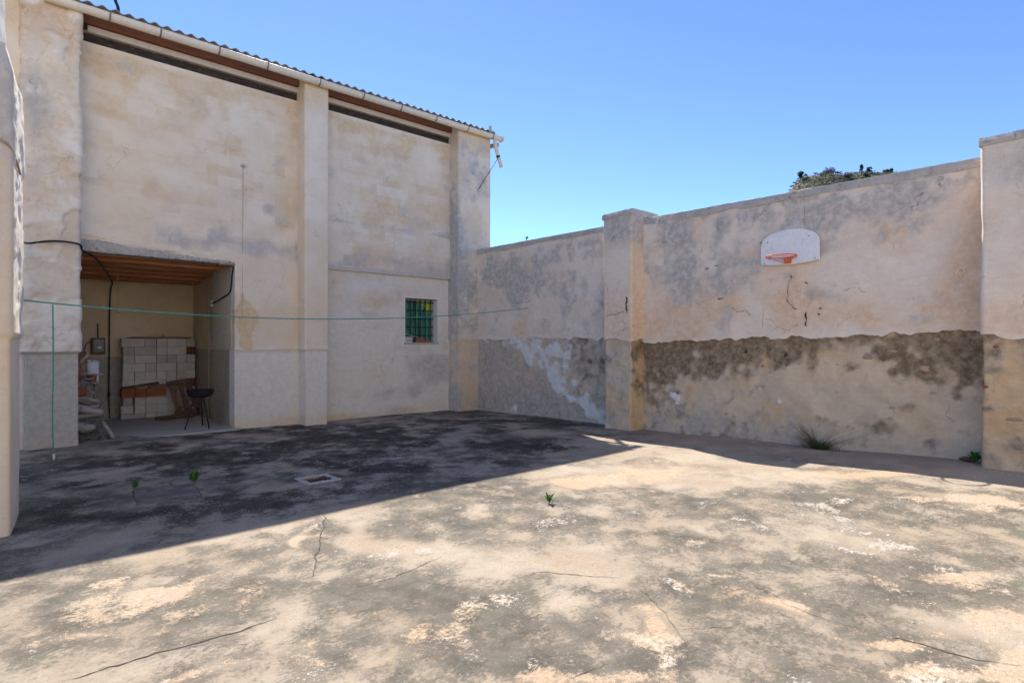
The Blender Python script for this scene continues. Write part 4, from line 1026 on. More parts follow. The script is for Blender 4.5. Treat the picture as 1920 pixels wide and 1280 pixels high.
# meter box
mb = box('meter_box', (1.675, 14.30, 1.34), (1.905, 14.42, 1.675), M['wood_brown'], None, 0.008)
tag(mb, 'small brown wooden meter box with glass front on the alcove back wall', 'meter box')
box('door_frame', (1.70, 14.285, 1.385), (1.885, 14.30, 1.65), M['steel'], mb, 0.003)
box('glass', (1.715, 14.28, 1.40), (1.87, 14.286, 1.635), M['frame'], mb, 0.002)
lumpy('dial', (1.80, 14.285, 1.48), .05, M['white_paint'], mb, 2, .1, (1.0, .2, .55))
tube('feed_pipe', [(1.79, 14.38, 1.68), (1.79, 14.39, 1.96)], 0.010, M['iron'], mb, 6)
tube('feed_wire', [(1.68, 14.37, 1.60), (1.60, 14.36, 1.55), (1.56, 14.37, 1.42), (1.55, 14.40, 1.30)], 0.008, M['iron'], mb, 6, smooth_pts=3)
fb = box('fuse_box', (1.47, 14.36, 1.20), (1.60, 14.42, 1.40), M['wood_tan'], None, 0.006)
tag(fb, 'plain tan fuse board low to the left of the meter box', 'fuse box')

# ------------------------------------------------------------------ basketball board
bb = empty('basketball_hoop', (8.9, 3.585, 2.76), 'white fan-shaped backboard with small orange hoop on the yard wall', 'basketball hoop')
prof = []
yL, yR = 4.005, 3.165
for t in np.linspace(0, 1, 21):
    a = math.pi * t; yy = (yL + yR) / 2 + (yL - yR) / 2 * math.cos(a) * 1.0
    prof.append((yy, 3.04 + .225 * math.sin(a) ** 0.85))
for t in np.linspace(0, 1, 11):
    prof.append((yR + (yL - yR) * t, 2.775 - .035 * math.sin(math.pi * t)))
Xf, Xb = 8.86, 8.90
ring = [[(Xb, y, z) for y, z in prof], [(Xf + .004, y, z) for y, z in prof], [(Xf, 3.585 + (y - 3.585) * .99, 2.9 + (z - 2.9) * .985) for y, z in prof]]
board = loft('backboard', ring, M['white_paint'], bb, True, False)
for (yy, zz) in ((3.95, 2.79), (3.22, 2.80), (3.9, 3.1), (3.3, 3.13)):
    tube('bolt', [(8.855, yy, zz), (8.865, yy, zz)], .008, M['rust'], board, 6)
    tube('spacer', [(8.90, yy, zz), (8.975, yy, zz)], .014, M['rust'], board, 6)
box('bracket', (8.80, 3.545, 2.755), (8.858, 3.635, 2.845), M['orange'], bb, 0.004)
RC = (8.60, 3.59, 2.84); RR = 0.205
rp = [(RC[0] + RR * math.cos(a), RC[1] + RR * math.sin(a), RC[2]) for a in np.linspace(0, 2 * math.pi, 41)]
rim = tube('rim', rp, 0.009, M['orange'], bb, 8, caps=False)
for s in (-1, 1):
    tube('rim_stay', [(RC[0] - .02, RC[1] + s * RR * .98, RC[2] - .008), (8.81, 3.59 + s * .04, 2.765)], .0055, M['orange'], bb, 6)
rp2 = [(RC[0] + RR * math.cos(a) * 1.0, RC[1] + RR * math.sin(a), RC[2] - .022) for a in np.linspace(0, 2 * math.pi, 41)]
tube('net_ring', rp2, 0.004, M['orange'], bb, 6, caps=False)

# ------------------------------------------------------------------ unseen white facade, added behind the camera to bounce sunlight into the yard
bounce_facade = empty('bounce_facade', (2.0, -6.2, 0), 'white facade added behind the viewpoint to bounce sunlight onto the shaded walls', 'bounce_facade')
box('wall', (-12.0, -6.6, -0.3), (9.3, -6.2, 6.6), M['bounce_render'], bounce_facade, 0.02)
for x in (-7.0, -2.5, 4.5):  # windows, door and parapet are invented along with the added facade
    wn = box('window', (x, -6.198, 1.1), (x + 1.1, -6.15, 2.4), M['frame'], bounce_facade, 0.01)
    box('sill', (x - .08, -6.197, 1.02), (x + 1.18, -6.06, 1.098), M['pale_cement'], wn, 0.01)
dd = box('door', (1.2, -6.198, 0.0), (2.2, -6.15, 2.15), M['wood_brown'], bounce_facade, 0.01)
tube('handle', [(2.08, -6.14, 1.0), (2.08, -6.10, 1.0), (1.98, -6.10, 1.0)], .012, M['steel'], dd, 8)
box('parapet', (-12.1, -6.65, 6.602), (9.4, -6.1, 6.72), M['coping'], bounce_facade, 0.02)

# ------------------------------------------------------------------ alcove contents
BW_, BH_, BD_ = 0.39, 0.172, 0.19
def block_mesh(wd, h):
    v, f = box_data((wd - .006, BD_, h - .004), 0.004)
    me = bpy.data.meshes.new('concrete_block'); me.from_pydata(v.tolist(), [], f); me.materials.append(M['block']); me.update()
    return me
bmesh_cache = {}
ORD = ['first', 'second', 'third', 'fourth', 'fifth', 'sixth', 'seventh', 'eighth']
rows = [  # widths in crop units from the photograph, course by course from the top
    [(575, 697), (697, 759), (760, 817), (817, 872), (872, 925), (925, 976)],
    [(583, 643), (643, 760), (761, 818), (818, 927), ('b', 927, 982)],
    [(585, 645), (645, 760), (761, 816), (817, 871), (871, 926), (927, 980)],
    [(585, 700), (700, 758), (760, 871), (872, 976)],
    [(583, 642), (643, 700), (700, 758), (760, 816), (817, 871), (871, 925), (925, 978)],
    [(580, 641), (643, 757), (757, 813), (814, 871), (871, 926), ('b', 926, 980)],
    [(808, 870), (870, 925), (925, 980)],
    [(583, 632), (643, 703), (704, 762), (762, 820), (820, 878), (878, 935), (935, 982)],
    [(575, 641), (643, 703), (704, 762), (762, 820), (820, 878), (878, 935), (935, 982)],
    [(573, 700), (700, 760), (760, 870), (870, 980)]]
def bx_(u):          # crop unit -> metres along the stack
    return float(np.interp(u, [573, 980], [2.135, 3.515]))
zt = 0.014; hts = [0.10] + [BH_] * 9
row_z = []
for h in hts: row_z.append((zt, h)); zt += h
row_z = row_z[::-1]
ROWN = ['top', 'second', 'third', 'fourth', 'fifth', 'sixth', 'seventh', 'eighth', 'ninth', 'bottom']
for ri, row in enumerate(rows):
    z0, h = row_z[ri]
    for ci, b in enumerate(row):
        brick = b[0] == 'b'
        a, e = (b[1], b[2]) if brick else b
        x0, x1 = bx_(a), bx_(e); wd = round((x1 - x0) / .01) * .01
        key = (wd, h)
        if key not in bmesh_cache: bmesh_cache[key] = block_mesh(wd, h)
        if brick:
            o = box('hollow_brick', (x0 + .003, 14.12, z0 + .001), (x1 - .003, 14.30, z0 + h - .003), M['clay_red'], None, .003)
            for gx in range(3):
                for gz_ in range(2):
                    cx_ = x0 + (x1 - x0) * (gx + .5) / 3; cz_ = z0 + h * (gz_ + .5) / 2
                    box('cell', (cx_ - .02, 14.117, cz_ - .028), (cx_ + .02, 14.121, cz_ + .028), M['wood_dark'], o, 0.001)  # dark plates on the solid brick face stand in for shaded hollows
            tag(o, 'red hollow clay brick at the right end of the %s block course' % ROWN[ri], 'brick', 'red hollow bricks among the blocks')
            continue
        o = bpy.data.objects.new('concrete_block', bmesh_cache[key])
        o.location = ((x0 + x1) / 2, 14.20 + rng.normal(0, .006) - (0.02 if ri >= 7 else 0) + (0.05 if (ri == 8 and ci == 0) else 0), z0 + h / 2 - .001)
        o.rotation_euler = (0, 0, rng.normal(0, .006))
        COL.objects.link(o)
        cnt = ORD[ci] + (' from the left' if ri != 6 else ' after the clay tiles')
        tag(o, 'grey concrete block, %s in the %s course of the stack' % (cnt, ROWN[ri]), 'block', 'concrete blocks stacked in the alcove')
ztop = row_z[0][0] + row_z[0][1]
for k, (xa, xb, dy, dz_, nm) in enumerate([(2.25, 3.30, 0, .0, 'long weathered board lying on top of the block stack'), (2.35, 3.46, .09, .0, 'second board behind the first on top of the block stack')]):
    o = box('board', (xa, 14.13 + dy, ztop + .001), (xb, 14.20 + dy, ztop + .022 + .01 * k), M['wood_brown'], None, .003)
    tag(o, nm, 'board')
o = lumpy('stone', (2.90, 14.16, ztop + .052), .035, M['wood_cut'], None, 1, .2); tag(o, 'small pale stone sitting on the boards above the block stack', 'stone')
# clay pieces in the gap of the seventh course
z7 = row_z[6][0]
for k, (a, e, d) in enumerate([(572, 641, 0), (641, 700, -.03), (701, 808, -.01)]):
    x0, x1 = bx_(a), bx_(e)
    rr = []
    for t in np.linspace(0, 1, 7):
        x = x0 + .004 + (x1 - x0 - .008) * t; bow = -.022 * math.sin(math.pi * t)
        rr.append([(x, 14.02 + d + bow, z7 + .003), (x, 14.00 + d + bow, z7 + .172), (x, 14.03 + d + bow, z7 + .178), (x, 14.24, z7 + .17), (x, 14.24, z7 + .003)])
    o = loft('clay_trough', rr, M['clay'], None, True, False)
    tag(o, ['orange clay trough tile at the left end of the row between the blocks', 'orange clay trough tile in the middle of the row between the blocks', 'wide orange clay trough tile at the right of the row between the blocks'][k], 'clay tile', 'clay tiles between the blocks')
def plank(name, a, b, wd, th, mat, label, cat='plank', nrm=(0, 0, 1), parent=None, grp=None):
    a = Vector(a); b = Vector(b); d = (b - a).normalized(); nn = Vector(nrm); nn = (nn - d * nn.dot(d)).normalized(); s = d.cross(nn)
    rr = []
    for t in np.linspace(0, 1, 8):
        c_ = a.lerp(b, float(t)) + nn * random.uniform(-.002, .002)
        k = 1 + random.uniform(-.06, .06)
        rr.append([tuple(c_ + s * wd / 2 * k * i + nn * th / 2 * j) for i, j in ((-1, -1), (1, -1), (1, 1), (-1, 1))])
    o = loft(name, rr, mat, parent, True, False)
    if label: tag(o, label, cat, grp)
    return o
plank('plank', (2.13, 13.98, z7 + .195), (2.80, 14.05, z7 + .275), .07, .022, M['wood_brown'], 'thin dark plank slanting up to the right over the clay tiles', nrm=(0, -.5, 1))
plank('plank', (2.60, 13.99, z7 + .20), (2.98, 14.0, z7 + .215), .09, .05, M['wood_tan'], 'short thick brown offcut on the right clay tile', nrm=(0, -.3, 1))
lumpy_o = lumpy('rubble', (2.35, 14.04, z7 + .205), .03, M['clay'], None, 1, .3, (1.6, 1, .8)); tag(lumpy_o, 'broken orange clay piece lying on the row of clay tiles', 'rubble')
# pallet leaning on the blocks
pal = empty('pallet', (3.1, 13.7, .02), 'dark brown broken wooden pallet leaning on the block stack', 'pallet')
def P3(u, v, Y):   # crop position of the second close-up -> point at depth Y
    return on_y(30 + u / 2.909, 420 + v / 2.909, Y)
def pp(u0, v0, u1, v1, ya, yb, wd, nm, th=.022):
    a = P3(u0, v0, ya); b = P3(u1, v1, yb)
    return plank(nm, a, b, wd, th, M['wood_brown'], None, nrm=(0, -1, .25), parent=pal)
pp(850, 880, 893, 1035, 13.93, 13.72, .10, 'slat'); pp(895, 870, 935, 1010, 13.93, 13.74, .095, 'slat'); pp(938, 860, 985, 1000, 13.93, 13.74, .10, 'slat')
pp(822, 870, 952, 852, 13.89, 13.90, .085, 'rail', .03); pp(868, 1002, 990, 985, 13.725, 13.73, .06, 'rail', .03)
pp(868, 1030, 985, 1022, 13.68, 13.69, .11, 'rail', .03)
o = plank('plank', (*P3(760, 1052, 13.45)[:2], .045), (*P3(960, 1040, 13.50)[:2], .075), .10, .03, M['wood_brown'], 'brown plank lying on the alcove floor below the pallet', nrm=(0, -.6, 1))
# round brazier on three legs
bz = empty('brazier', (2.98, 11.75, .01), 'black round three-legged brazier standing in front of the leaning pallet', 'brazier')
bc = np.array((3.02, 11.80)); rr = []
for (r_, z_) in ((.02, .565), (.10, .568), (.165, .585), (.205, .62), (.22, .665), (.225, .71), (.228, .715), (.222, .715), (.212, .665), (.19, .615), (.12, .59), (.02, .58)):
    rr.append([(bc[0] + r_ * math.cos(a), bc[1] + r_ * math.sin(a), z_) for a in np.linspace(0, 2 * math.pi, 25)[:-1]])
loft('bowl', rr, M['iron'], bz, True, True)
for k, (lx, ly) in enumerate(((2.73, 11.66), (3.115, 12.02), (3.09, 11.50))):
    tube('leg', [(bc[0] + (lx - bc[0]) * .35, bc[1] + (ly - bc[1]) * .35, .59), (lx, ly, .016)], .011, M['iron'], bz, 6)
tube('handle', [(bc[0] - .20, bc[1] - .1, .70), (bc[0] - .25, bc[1] - .13, .70), (bc[0] - .22, bc[1] - .16, .70), (bc[0] - .17, bc[1] - .14, .70)], .007, M['iron'], bz, 6)

# firewood: logs one by one, brushwood as a mass
LG = 'firewood logs heaped at the left of the alcove'
def log(a, b, r0, r1, label, bend=.03, cut=True):
    a = Vector(a); b = Vector(b); pts = []
    off = Vector((random.uniform(-bend, bend), random.uniform(-bend, bend), random.uniform(-bend, bend)))
    for t in np.linspace(0, 1, 9):
        pts.append(a.lerp(b, float(t)) + off * math.sin(math.pi * t) + Vector((random.uniform(-.006, .006), random.uniform(-.006, .006), random.uniform(-.006, .006))))
    rad = [r0 + (r1 - r0) * t + random.uniform(-.1, .1) * r0 for t in np.linspace(0, 1, 9)]
    o = tube('log', pts, rad, M['wood_grey'], None, 9, True, .09, [M['wood_grey'], M['wood_cut']], 1)
    return tag(o, label, 'log', LG)
log((1.62, 11.32, .045), (1.40, 11.75, .50), .034, .03, 'straight grey branch leaning diagonally against the front of the firewood heap', .02)
log((1.08, 11.52, .57), (1.50, 11.46, .44), .07, .05, 'thick grey forked log slanting down right in the middle of the heap')
log((1.05, 11.60, .66), (1.45, 11.55, .62), .04, .036, 'slim log with a pale sawn end, highest of the pale-ended logs')
log((1.05, 11.55, .50), (1.44, 11.48, .555), .035, .032, 'pale-ended log just under the highest pale-ended log')
log((1.05, 11.50, .40), (1.44, 11.46, .425), .038, .034, 'pale-ended log below the middle of the firewood heap')
log((1.02, 11.45, .34), (1.36, 11.40, .24), .075, .055, 'curved thick grey log low at the front of the heap', .06)
log((1.10, 11.9, .10), (1.48, 11.9, .12), .06, .05, 'grey log lying on the floor behind the brushwood')
log((1.05, 12.1, .23), (1.55, 12.05, .24), .06, .05, 'grey log on the second layer behind the brushwood')
log((1.0, 12.2, .36), (1.60, 12.1, .34), .06, .055, 'grey log on the third layer behind the brushwood')
log((1.05, 11.85, .78), (1.40, 11.7, .70), .05, .04, 'grey log stub under the clay pieces near the top of the heap')
log((1.30, 11.62, .62), (1.33, 11.66, .92), .045, .04, 'pale upright log stub in the upper firewood heap', .01)
log((1.41, 11.68, .60), (1.43, 11.72, .90), .035, .03, 'brownish upright branch stub beside the pale stub', .01)
plank('plank', (1.10, 11.58, 1.16), (1.45, 11.62, .90), .06, .03, M['wood_tan'], 'tan batten slanting down right near the top of the firewood heap', nrm=(0, -.6, 1))
plank('plank', (1.08, 11.56, 1.08), (1.40, 11.60, .93), .05, .03, M['wood_brown'], 'dark batten just under the tan batten on the firewood heap', nrm=(0, -.6, 1))
plank('plank', (1.20, 11.62, 1.24), (1.33, 11.62, 1.40), .035, .02, M['wood_cut'], 'pale stick poking up from the very top of the heap', nrm=(0, -1, .3))
for (c_, r_, mm, lb, sq) in [((1.16, 11.52, .80), .11, 'clay', 'large pinkish rubble lump at the left of the heap', (1.2, .8, .8)), ((1.36, 11.56, 1.01), .07, 'clay_red', 'red brick fragment under the battens of the heap', (1, .8, .9)), ((1.15, 11.55, .98), .06, 'clay_red', 'small red brick fragment at the left under the battens', (1, .8, .9)),
                             ((1.22, 11.56, 1.19), .07, 'wood_tan', 'brown root stump on top of the heap beside the white can', (1, .8, 1.1))]:
    o = lumpy('rubble', c_, r_, M[mm], None, 2, .3, sq); tag(o, lb, 'rubble')
for k in range(16):
    zz_ = random.uniform(.55, 1.12); xx_ = 1.05 + random.uniform(0, .12)
    o = tube('stick', [(xx_, 11.55 + random.uniform(-.08, .15), zz_ + random.uniform(-.03, .1)), (xx_ + random.uniform(.14, .24), 11.55 + random.uniform(-.05, .1), zz_), (xx_ + random.uniform(.28, .40), 11.56 + random.uniform(-.08, .1), zz_ - random.uniform(-.02, .12))], (.02, .017, .012), M['wood_grey'] if k % 3 else M['wood_tan'], None, 6, wob=.12, smooth_pts=2)
    tag(o, 'short thin stick in the upper part of the firewood heap', 'stick', 'thin sticks in the firewood heap')
# white canister
can = empty('canister', (1.42, 11.95, .80), 'white plastic canister standing in the firewood heap', 'canister')
cv_, cf_ = box_data((.17, .15, .40), .03)
mesh_obj('body', cv_ + np.array((1.41, 11.95, 1.06)), cf_, M['white_plastic'], can, True)
tube('cap', [(1.36, 11.95, 1.255), (1.36, 11.95, 1.29)], .03, M['white_plastic'], can, 10)
tube('handle', [(1.40, 11.95, 1.25), (1.42, 11.95, 1.275), (1.48, 11.95, 1.27), (1.50, 11.95, 1.24)], .012, M['white_plastic'], can, 8)
tap = tube('tap', [(1.62, 14.40, .02), (1.62, 14.38, .60), (1.62, 14.32, .62)], .014, M['rust'], None, 8); tag(tap, 'rusty standpipe tap against the alcove back wall', 'tap')
tube('handle', [(1.57, 14.34, .66), (1.67, 14.34, .66)], .012, M['rust'], tap, 6)
# brushwood
V = []; F = []
def add_twig(a, b, r, bend):
    a = Vector(a); b = Vector(b); n0 = len(V); d = (b - a).normalized(); u = d.orthogonal().normalized(); s = d.cross(u)
    off = Vector((random.uniform(-1, 1), random.uniform(-1, 1), random.uniform(-1, 1))) * bend
    for t in (0, .33, .67, 1):
        c_ = a.lerp(b, t) + off * math.sin(math.pi * t)
        for k in range(4):
            an = math.pi / 2 * k; rr_ = r * (1 - .5 * t); V.append(tuple(c_ + (u * math.cos(an) + s * math.sin(an)) * rr_))
    for i in range(3):
        for k in range(4): F.append((n0 + i * 4 + k, n0 + i * 4 + (k + 1) % 4, n0 + i * 4 + 4 + (k + 1) % 4, n0 + i * 4 + 4 + k))
for _ in range(420):
    x = random.uniform(1.0, 1.58); y = random.uniform(11.36, 11.85); top = .36 * (1 - .75 * max(0, (x - 1.25) / .35))
    z = random.uniform(.02, max(.05, top))
    an = random.uniform(0, 2 * math.pi); L_ = random.uniform(.08, .26)
    add_twig((x, y, z), (min(x + math.cos(an) * L_, 1.64), max(y + math.sin(an) * L_ * .6, 11.3), max(.02, z + random.uniform(-.08, .08))), random.uniform(.003, .012), .05)
for _ in range(50):
    x = random.uniform(1.38, 1.54); z = random.uniform(.30, .52)
    add_twig((x, 11.5, z), (x + random.uniform(.02, .10), 11.44, z + random.uniform(-.07, .07)), random.uniform(.003, .008), .02)
o = mesh_obj('brushwood', V, F, M['wood_grey'], None, False); tag(o, 'tangled dry brushwood at the foot of the firewood heap', 'brushwood', kind='stuff')

# things on the window sill
for k in range(4):
    o = box('tile', (WL + .012 + .003 * (k % 2), 11.40, WB + .002 + k * .035), (WL + .20 + .006 * ((k * 7) % 3), 11.51, WB + .030 + k * .035), M['pale_cement'] if k % 2 else M['white_plastic'], None, .003)
    tag(o, ['lowest', 'second', 'third', 'topmost'][k] + ' pale tile of the small stack on the window sill', 'tile', 'tiles stacked on the window sill')
o = box('brick', (WL + .30, 11.40, WB + .002), (WL + .62, 11.51, WB + .085), M['clay_red'], None, .004); tag(o, 'red brick lying on the window sill', 'brick')
o = tube('stick', [(WL + .01, 11.42, WB + .20), (WL + .45, 11.44, WB + .105), (WR - .06, 11.47, WB + .012)], .007, M['wood_grey'], None, 6); tag(o, 'thin pale stick propped across the window sill', 'stick')

# ------------------------------------------------------------------ on the ground: drain, cover slab, debris
dr = empty('drain', ((DR[0] + DR[1]) / 2, (DR[2] + DR[3]) / 2, 0), 'rusty square drain with pale cement rim set in the yard floor', 'drain')
zr = float(gz(2.9, 6.5))
rim_w = .06
def rim_piece(x0, x1, y0, y1):
    n = 10; rr = []
    lx = x1 - x0 > y1 - y0
    for t in np.linspace(0, 1, n):
        jj = lambda: rng.normal(0, .006)
        if lx: x = x0 + (x1 - x0) * t; rr.append([(x, y0 + jj(), zr + .002), (x, y0 + .02, zr + .014), (x, y1 - .01, zr + .014), (x, y1, zr + .0)])
        else: y = y0 + (y1 - y0) * t; rr.append([(x0 + jj(), y, zr + .001), (x0 + .02, y, zr + .0125), (x1 - .01, y, zr + .0125), (x1, y, zr + .0)])
    loft('rim', rr, M['pale_cement'], dr, True, False)
rim_piece(DR[0] - rim_w, DR[1] + rim_w, DR[2] - rim_w, DR[2] + .004); rim_piece(DR[0] - rim_w, DR[1] + rim_w, DR[3] - .004, DR[3] + rim_w)
rim_piece(DR[0] - rim_w, DR[0] + .004, DR[2] + .005, DR[3] - .005); rim_piece(DR[1] - .004, DR[1] + rim_w, DR[2] + .005, DR[3] - .005)
box('grate', (DR[0] + .008, DR[2] + .008, zr - .05), (DR[1] - .008, DR[3] - .008, zr - .03), M['rust'], dr, .003)
for k in range(6):
    x = DR[0] + .03 + k * .044
    box('grate_bar', (x, DR[2] + .012, zr - .0295), (x + .022, DR[3] - .012, zr - .014), M['rust'], dr, .002)
lumpy('rubble', (2.93, 6.44, zr - .012), .025, M['stone'], dr, 1, .3, (1.3, 1, .6))
cs = [on_g(250, 915), on_g(365, 907), on_g(380, 935), on_g(255, 946)]
cen = sum(cs) / 4; V = []; 
def inset(p, k, z): q = cen + (p - cen) * k; return (q[0], q[1], float(gz(q[0], q[1])) + z)
vv = [inset(p, 1.0, -.02) for p in cs] + [inset(p, 1.0, .006) for p in cs] + [inset(p, .985, .009) for p in cs]
o = mesh_obj('cover_slab', vv, [(0, 1, 5, 4)[::-1], (1, 2, 6, 5)[::-1], (2, 3, 7, 6)[::-1], (3, 0, 4, 7)[::-1], (4, 5, 9, 8)[::-1], (5, 6, 10, 9)[::-1], (6, 7, 11, 10)[::-1], (7, 4, 8, 11)[::-1], (8, 9, 10, 11)[::-1]], M['slab'], None, False)
tag(o, 'square grey concrete cover slab with weeds at its corners', 'cover slab')
for e0, e1 in (((250, 915), (365, 907)), ((365, 907), (380, 935)), ((255, 946), (250, 915))):
    crack([e0, e1], 0.010, 0.006)
# flakes, pebbles
V = []; F = []
def add_pebble(x, y, r):
    n0 = len(V); z = float(ground_z(x, y)) - .002; k = 6; a0 = random.uniform(0, 6)
    for i in range(k):
        a = a0 + 2 * math.pi * i / k; q = r * random.uniform(.6, 1.2); V.append((x + math.cos(a) * q, y + math.sin(a) * q, z + .001))
    for i in range(k):
        a = a0 + 2 * math.pi * i / k; q = r * random.uniform(.3, .7); V.append((x + math.cos(a) * q, y + math.sin(a) * q, z + r * random.uniform(.3, .55) + .003))
    for i in range(k): F.append((n0 + i, n0 + (i + 1) % k, n0 + k + (i + 1) % k, n0 + k + i))
    F.append(tuple(n0 + k + i for i in range(k)))
for _ in range(700):
    if random.random() < .45: x = random.uniform(.6, 8.9); y = random.uniform(2, 10.9)
    elif random.random() < .5: x = random.uniform(8.0, 8.95); y = random.uniform(.5, 10.8)
    else: p = on_g(random.gauss(1700, 130), random.gauss(965, 22)); x, y = p[0], p[1]
    if x > 8.93: continue
    add_pebble(x, y, abs(random.gauss(0, .004)) + .002)
for (px, py, r) in [(1510, 1113, .014), (1235, 1119, .01), (1395, 918, .012), (1378, 995, .01), (1715, 947, .015), (1725, 998, .012), (1875, 982, .014), (1712, 1168, .01), (1285, 806, .03), (1260, 822, .015), (1410, 848, .012), (795, 955, .012), (1650, 1035, .012)]:
    p = on_g(px, py); add_pebble(p[0], p[1], r)
o = mesh_obj('gravel', V, F, M['pebble'], None, False); tag(o, 'small pale flakes and pebbles scattered over the yard floor', 'gravel', kind='stuff')
p = on_x(1812, 868, 8.86); o = lumpy('stone', (8.86, float(p[1]), float(gz(8.86, p[1])) + .03), .06, M['wood_brown'], None, 2, .3, (.8, 1.2, .6)); tag(o, 'dark brown stone at the foot of the wall by the right pilaster', 'stone')

# ------------------------------------------------------------------ plants
def blades(name, c, n, hmin, hmax, spread, mat, wd, label, cat, lean=(0, 0), droop=.5, flat=None, mats=None):
    V = []; F = []; mi = []
    for k in range(n):
        a = random.uniform(0, 2 * math.pi); r0 = abs(random.gauss(0, spread * .22))
        b = Vector((c[0] + math.cos(a) * r0 * (flat or 1), c[1] + math.sin(a) * r0, c[2]))
        h = random.uniform(hmin, hmax); d = Vector((math.cos(a) * spread * random.uniform(.2, 1) * (flat or 1) + lean[0], math.sin(a) * spread * random.uniform(.2, 1) + lean[1], 0))
        sd = Vector((-math.sin(a + random.uniform(-1, 1)), math.cos(a), 0)).normalized() * wd
        n0 = len(V); m = 5
        for i in range(m + 1):
            t = i / m
            p = b + d * (t ** 1.4) + Vector((0, 0, h * (t - droop * t * t * t * random.uniform(.8, 1.0))))
            q = sd * (1 - t) ** .7
            V.append(tuple(p - q)); V.append(tuple(p + q))
        for i in range(m): F.append((n0 + 2 * i, n0 + 2 * i + 1, n0 + 2 * i + 3, n0 + 2 * i + 2)); mi.append(1 if (mats and random.random() < .2) else 0)
    V = [(min(x, XW - .05), y, z) for x, y, z in V]
    o = mesh_obj(name, V, F, mat, None, True, None, mats, mi if mats else None)
    return tag(o, label, cat)
gp = on_x(1538, 843, 8.86); gc_ = (8.85, gp[1], float(gz(8.86, gp[1])))
o = blades('grass_tuft', gc_, 300, .06, .27, .40, M['grass'], .0042, 'big spreading green grass tuft at the foot of the yard wall', 'grass', (-.03, 0), .55, .35, [M['grass'], M['grass_dry']])
V = []; F = []
def seed_stalk(b, tip):
    tube('stalk', [b, (b[0] * .5 + tip[0] * .5, b[1] * .5 + tip[1] * .5, b[2] * .45 + tip[2] * .55 + .02), tip], (.003, .002, .0015), M['grass_dry'], o, 4, smooth_pts=3)
for k in range(26):
    s = random.choice((-1, 1, 1, -1)); L_ = random.uniform(.15, .62)
    seed_stalk((gc_[0], gc_[1] + random.uniform(-.08, .08), gc_[2]), (gc_[0] - random.uniform(-.03, .12), gc_[1] + s * L_, gc_[2] + random.uniform(.06, .34)))
for k in range(40):
    seed_stalk((gc_[0], gc_[1] + .04, gc_[2]), (gc_[0] - random.uniform(-.04, .05), gc_[1] + random.uniform(.05, .36), gc_[2] + random.uniform(.12, .36)))
def weed(px, py, h, n, label, at=None):
    p = at if at is not None else on_g(px, py); c = (p[0], p[1], float(gz(p[0], p[1])) if at is None else at[2])
    V = []; F = []
    for k in range(n):
        a = random.uniform(0, 2 * math.pi); hh = random.uniform(.3, 1) * h; r = random.uniform(.1, .55) * h
        tip = Vector((c[0] + math.cos(a) * r, c[1] + math.sin(a) * r, c[2] + hh)); base = Vector((c[0] + math.cos(a) * r * .3, c[1] + math.sin(a) * r * .3, c[2] + hh * random.uniform(.1, .6)))
        s = Vector((-math.sin(a), math.cos(a), random.uniform(-.3, .3))) * h * .10
        m_ = base.lerp(tip, .5) + Vector((0, 0, .01)); n0 = len(V)
        V += [tuple(base), tuple(m_ + s), tuple(tip), tuple(m_ - s)]; F.append((n0, n0 + 1, n0 + 2, n0 + 3))
    o = mesh_obj('weed', V, F, M['weed'], None, False); tag(o, label, 'weed')
    for k in range(4):
        a = random.uniform(0, 6.28); tube('stem', [c, (c[0] + math.cos(a) * h * .25, c[1] + math.sin(a) * h * .25, c[2] + h * .75)], (.003, .0015), M['weed'], o, 4)
weed(363, 905, .15, 46, 'taller green weed at the right corner of the cover slab')
weed(253, 915, .10, 36, 'small green weed at the left corner of the cover slab')
weed(1030, 943, .11, 34, 'lone green weed in the sunlit middle of the yard')
p = on_x(1833, 882, 8.80); weed(0, 0, .15, 60, 'leafy green weed at the foot of the right pilaster', (8.84, 1.40, float(gz(8.84, 1.40))))
weed(0, 0, .10, 24, 'tiny green weed growing on top of the yard wall', (9.0, 9.33, 3.845))
o = blades('grass_tuft', (*on_g(320, 908)[:2], .0), 26, .02, .05, .16, M['weed'], .003, 'low green grass along the back edge of the cover slab', 'grass')

# ------------------------------------------------------------------ the hill beyond the wall
D0 = 300.0
fw = np.array([VX, VY]); rt = np.array([VY, -VX])
rx = np.array([1380, 1440, 1478, 1486, 1494, 1503, 1520, 1545, 1575, 1605, 1640, 1672, 1720, 1790, 1900, 2050, 2300])
ry = np.array([470, 410, 357, 349, 338, 330, 327, 324, 325, 324, 325, 325, 333, 352, 390, 440, 520])
lat = (rx - 960) / FPX * D0; hgt = 1.6 + (640 - ry) / FPX * D0
us = np.linspace(lat[0] - 30, lat[-1], 190); vsd = np.linspace(-150, 120, 90)
U, Vd = np.meshgrid(us, vsd, indexing='ij')
H = np.interp(U, lat, hgt)
front = np.where(Vd < 0, -Vd * 0.55, Vd * 0.5)
nh = fbm(U, Vd, .03, 6, 200); nh2 = fbm(U, Vd, .15, 5, 206)
Zh = H - front + ((nh - .5) * 10 * np.clip(np.abs(Vd) / 25, 0, 1)) + (nh2 - .5) * 1.6
Zh = np.maximum(Zh, -2)
PX = U * rt[0] + (D0 + Vd) * fw[0]; PY = U * rt[1] + (D0 + Vd) * fw[1]
Ph = np.stack([PX, PY, Zh], -1); Nh = np.zeros_like(Ph); Nh[..., 2] = 1
hill = grid_mesh('hill', Ph, Nh, np.ones((189, 89), bool), np.zeros(PX.shape + (4,)), M['hill'], None, 0)
tag(hill, 'scrub-covered rocky hill top behind the yard wall', None, kind='structure')
V = []; F = []
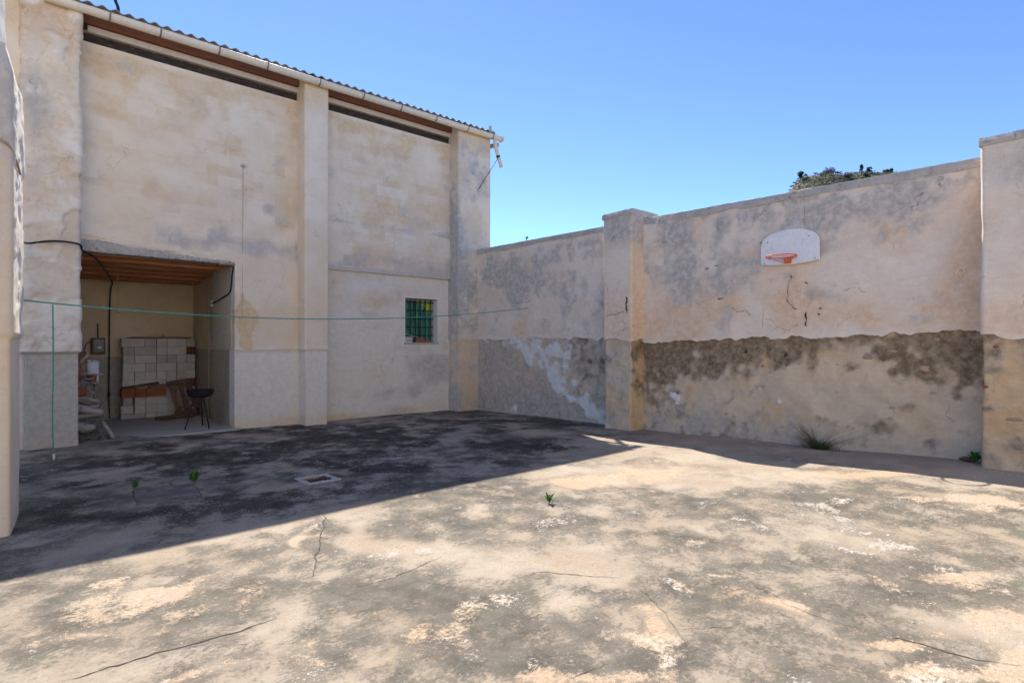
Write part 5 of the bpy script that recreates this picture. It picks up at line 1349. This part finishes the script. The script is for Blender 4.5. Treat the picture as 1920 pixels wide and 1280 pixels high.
def clump(V, F, c, r, n, sz, sq=.7):
    for _ in range(n):
        d = Vector((random.gauss(0, 1), random.gauss(0, 1), random.gauss(0, 1))).normalized() * r * random.uniform(.55, 1.05)
        p = Vector(c) + Vector((d.x, d.y, abs(d.z) * sq if sq < .8 else d.z * sq)); a = Vector((random.gauss(0, 1), random.gauss(0, 1), random.gauss(0, 1))).normalized(); b = a.orthogonal().normalized()
        s = sz * random.uniform(.6, 1.3); n0 = len(V)
        V += [tuple(p - a * s), tuple(p + b * s * .6), tuple(p + a * s), tuple(p - b * s * .6)]; F.append((n0, n0 + 1, n0 + 2, n0 + 3))
def hill_z(u, v):
    i = np.clip(np.searchsorted(us, u), 0, 189); j = np.clip(np.searchsorted(vsd, v), 0, 89); return float(Zh[i, j])
def hill_p(u, v): return (u * rt[0] + (D0 + v) * fw[0], u * rt[1] + (D0 + v) * fw[1], hill_z(u, v))
lo_u = (1480 - 960) / FPX * D0; hi_u = (1730 - 960) / FPX * D0
for _ in range(1500):
    u = random.uniform(lo_u, hi_u); v = random.uniform(-45, 4)
    c = hill_p(u, v); r = random.uniform(.5, 1.3)
    clump(V, F, c, r, 20, .38)
o = mesh_obj('scrub', V, F, M['scrub'], None, False); tag(o, 'low grey-green scrub covering the hill top', 'scrub', kind='stuff')
for k, (px, h, wdt, v, lb) in enumerate([(1497, 3.6, 1.55, -2, 'round dark tree at the left brink of the hill'), (1553, 3.2, 3.3, -1, 'broad dark low tree on the hill crest'), (1611, 4.4, 1.1, -2, 'slender dark conifer near the middle of the hill crest'),
                                     (1629, 4.6, 1.6, 0, 'tall round-topped pine on the hill crest'), (1660, 2.6, 1.6, 0, 'low dark tree left of the hill crest end'), (1669, 3.2, 1.3, 0, 'small dark tree at the right end of the visible crest'), (1568, 2.4, 2.0, -10, 'mid green bush below the broad tree on the hill'), (1596, 2.6, 2.0, -12, 'dark green bush below the slender conifer on the hill')]):
    c = hill_p((px - 960) / FPX * D0, v); t = empty('pine_tree' if k not in (6, 7) else 'bush', c, lb, 'tree' if k not in (6, 7) else 'bush', 'trees on the hill')
    tube('trunk', [(c[0], c[1], c[2] - .6), (c[0] + .1, c[1], c[2] + h * .4), (c[0], c[1] + .1, c[2] + h * .75)], (.22, .15, .06), M['wood_brown'], t, 6)
    V = []; F = []
    for _ in range(16):
        a = random.uniform(0, 6.28); q = wdt * .75 * math.sqrt(random.random()); zz = random.uniform(.35, .95) * h
        q *= (1.25 - zz / h) if wdt < 1.2 else 1
        clump(V, F, (c[0] + math.cos(a) * q, c[1] + math.sin(a) * q, c[2] + zz * (1 - .3 * (q / wdt) ** 2)), wdt * random.uniform(.3, .5), 34, .42, 1.0)
    mesh_obj('crown', V, F, M['pine'] if k < 6 else M['scrub'], t, False)
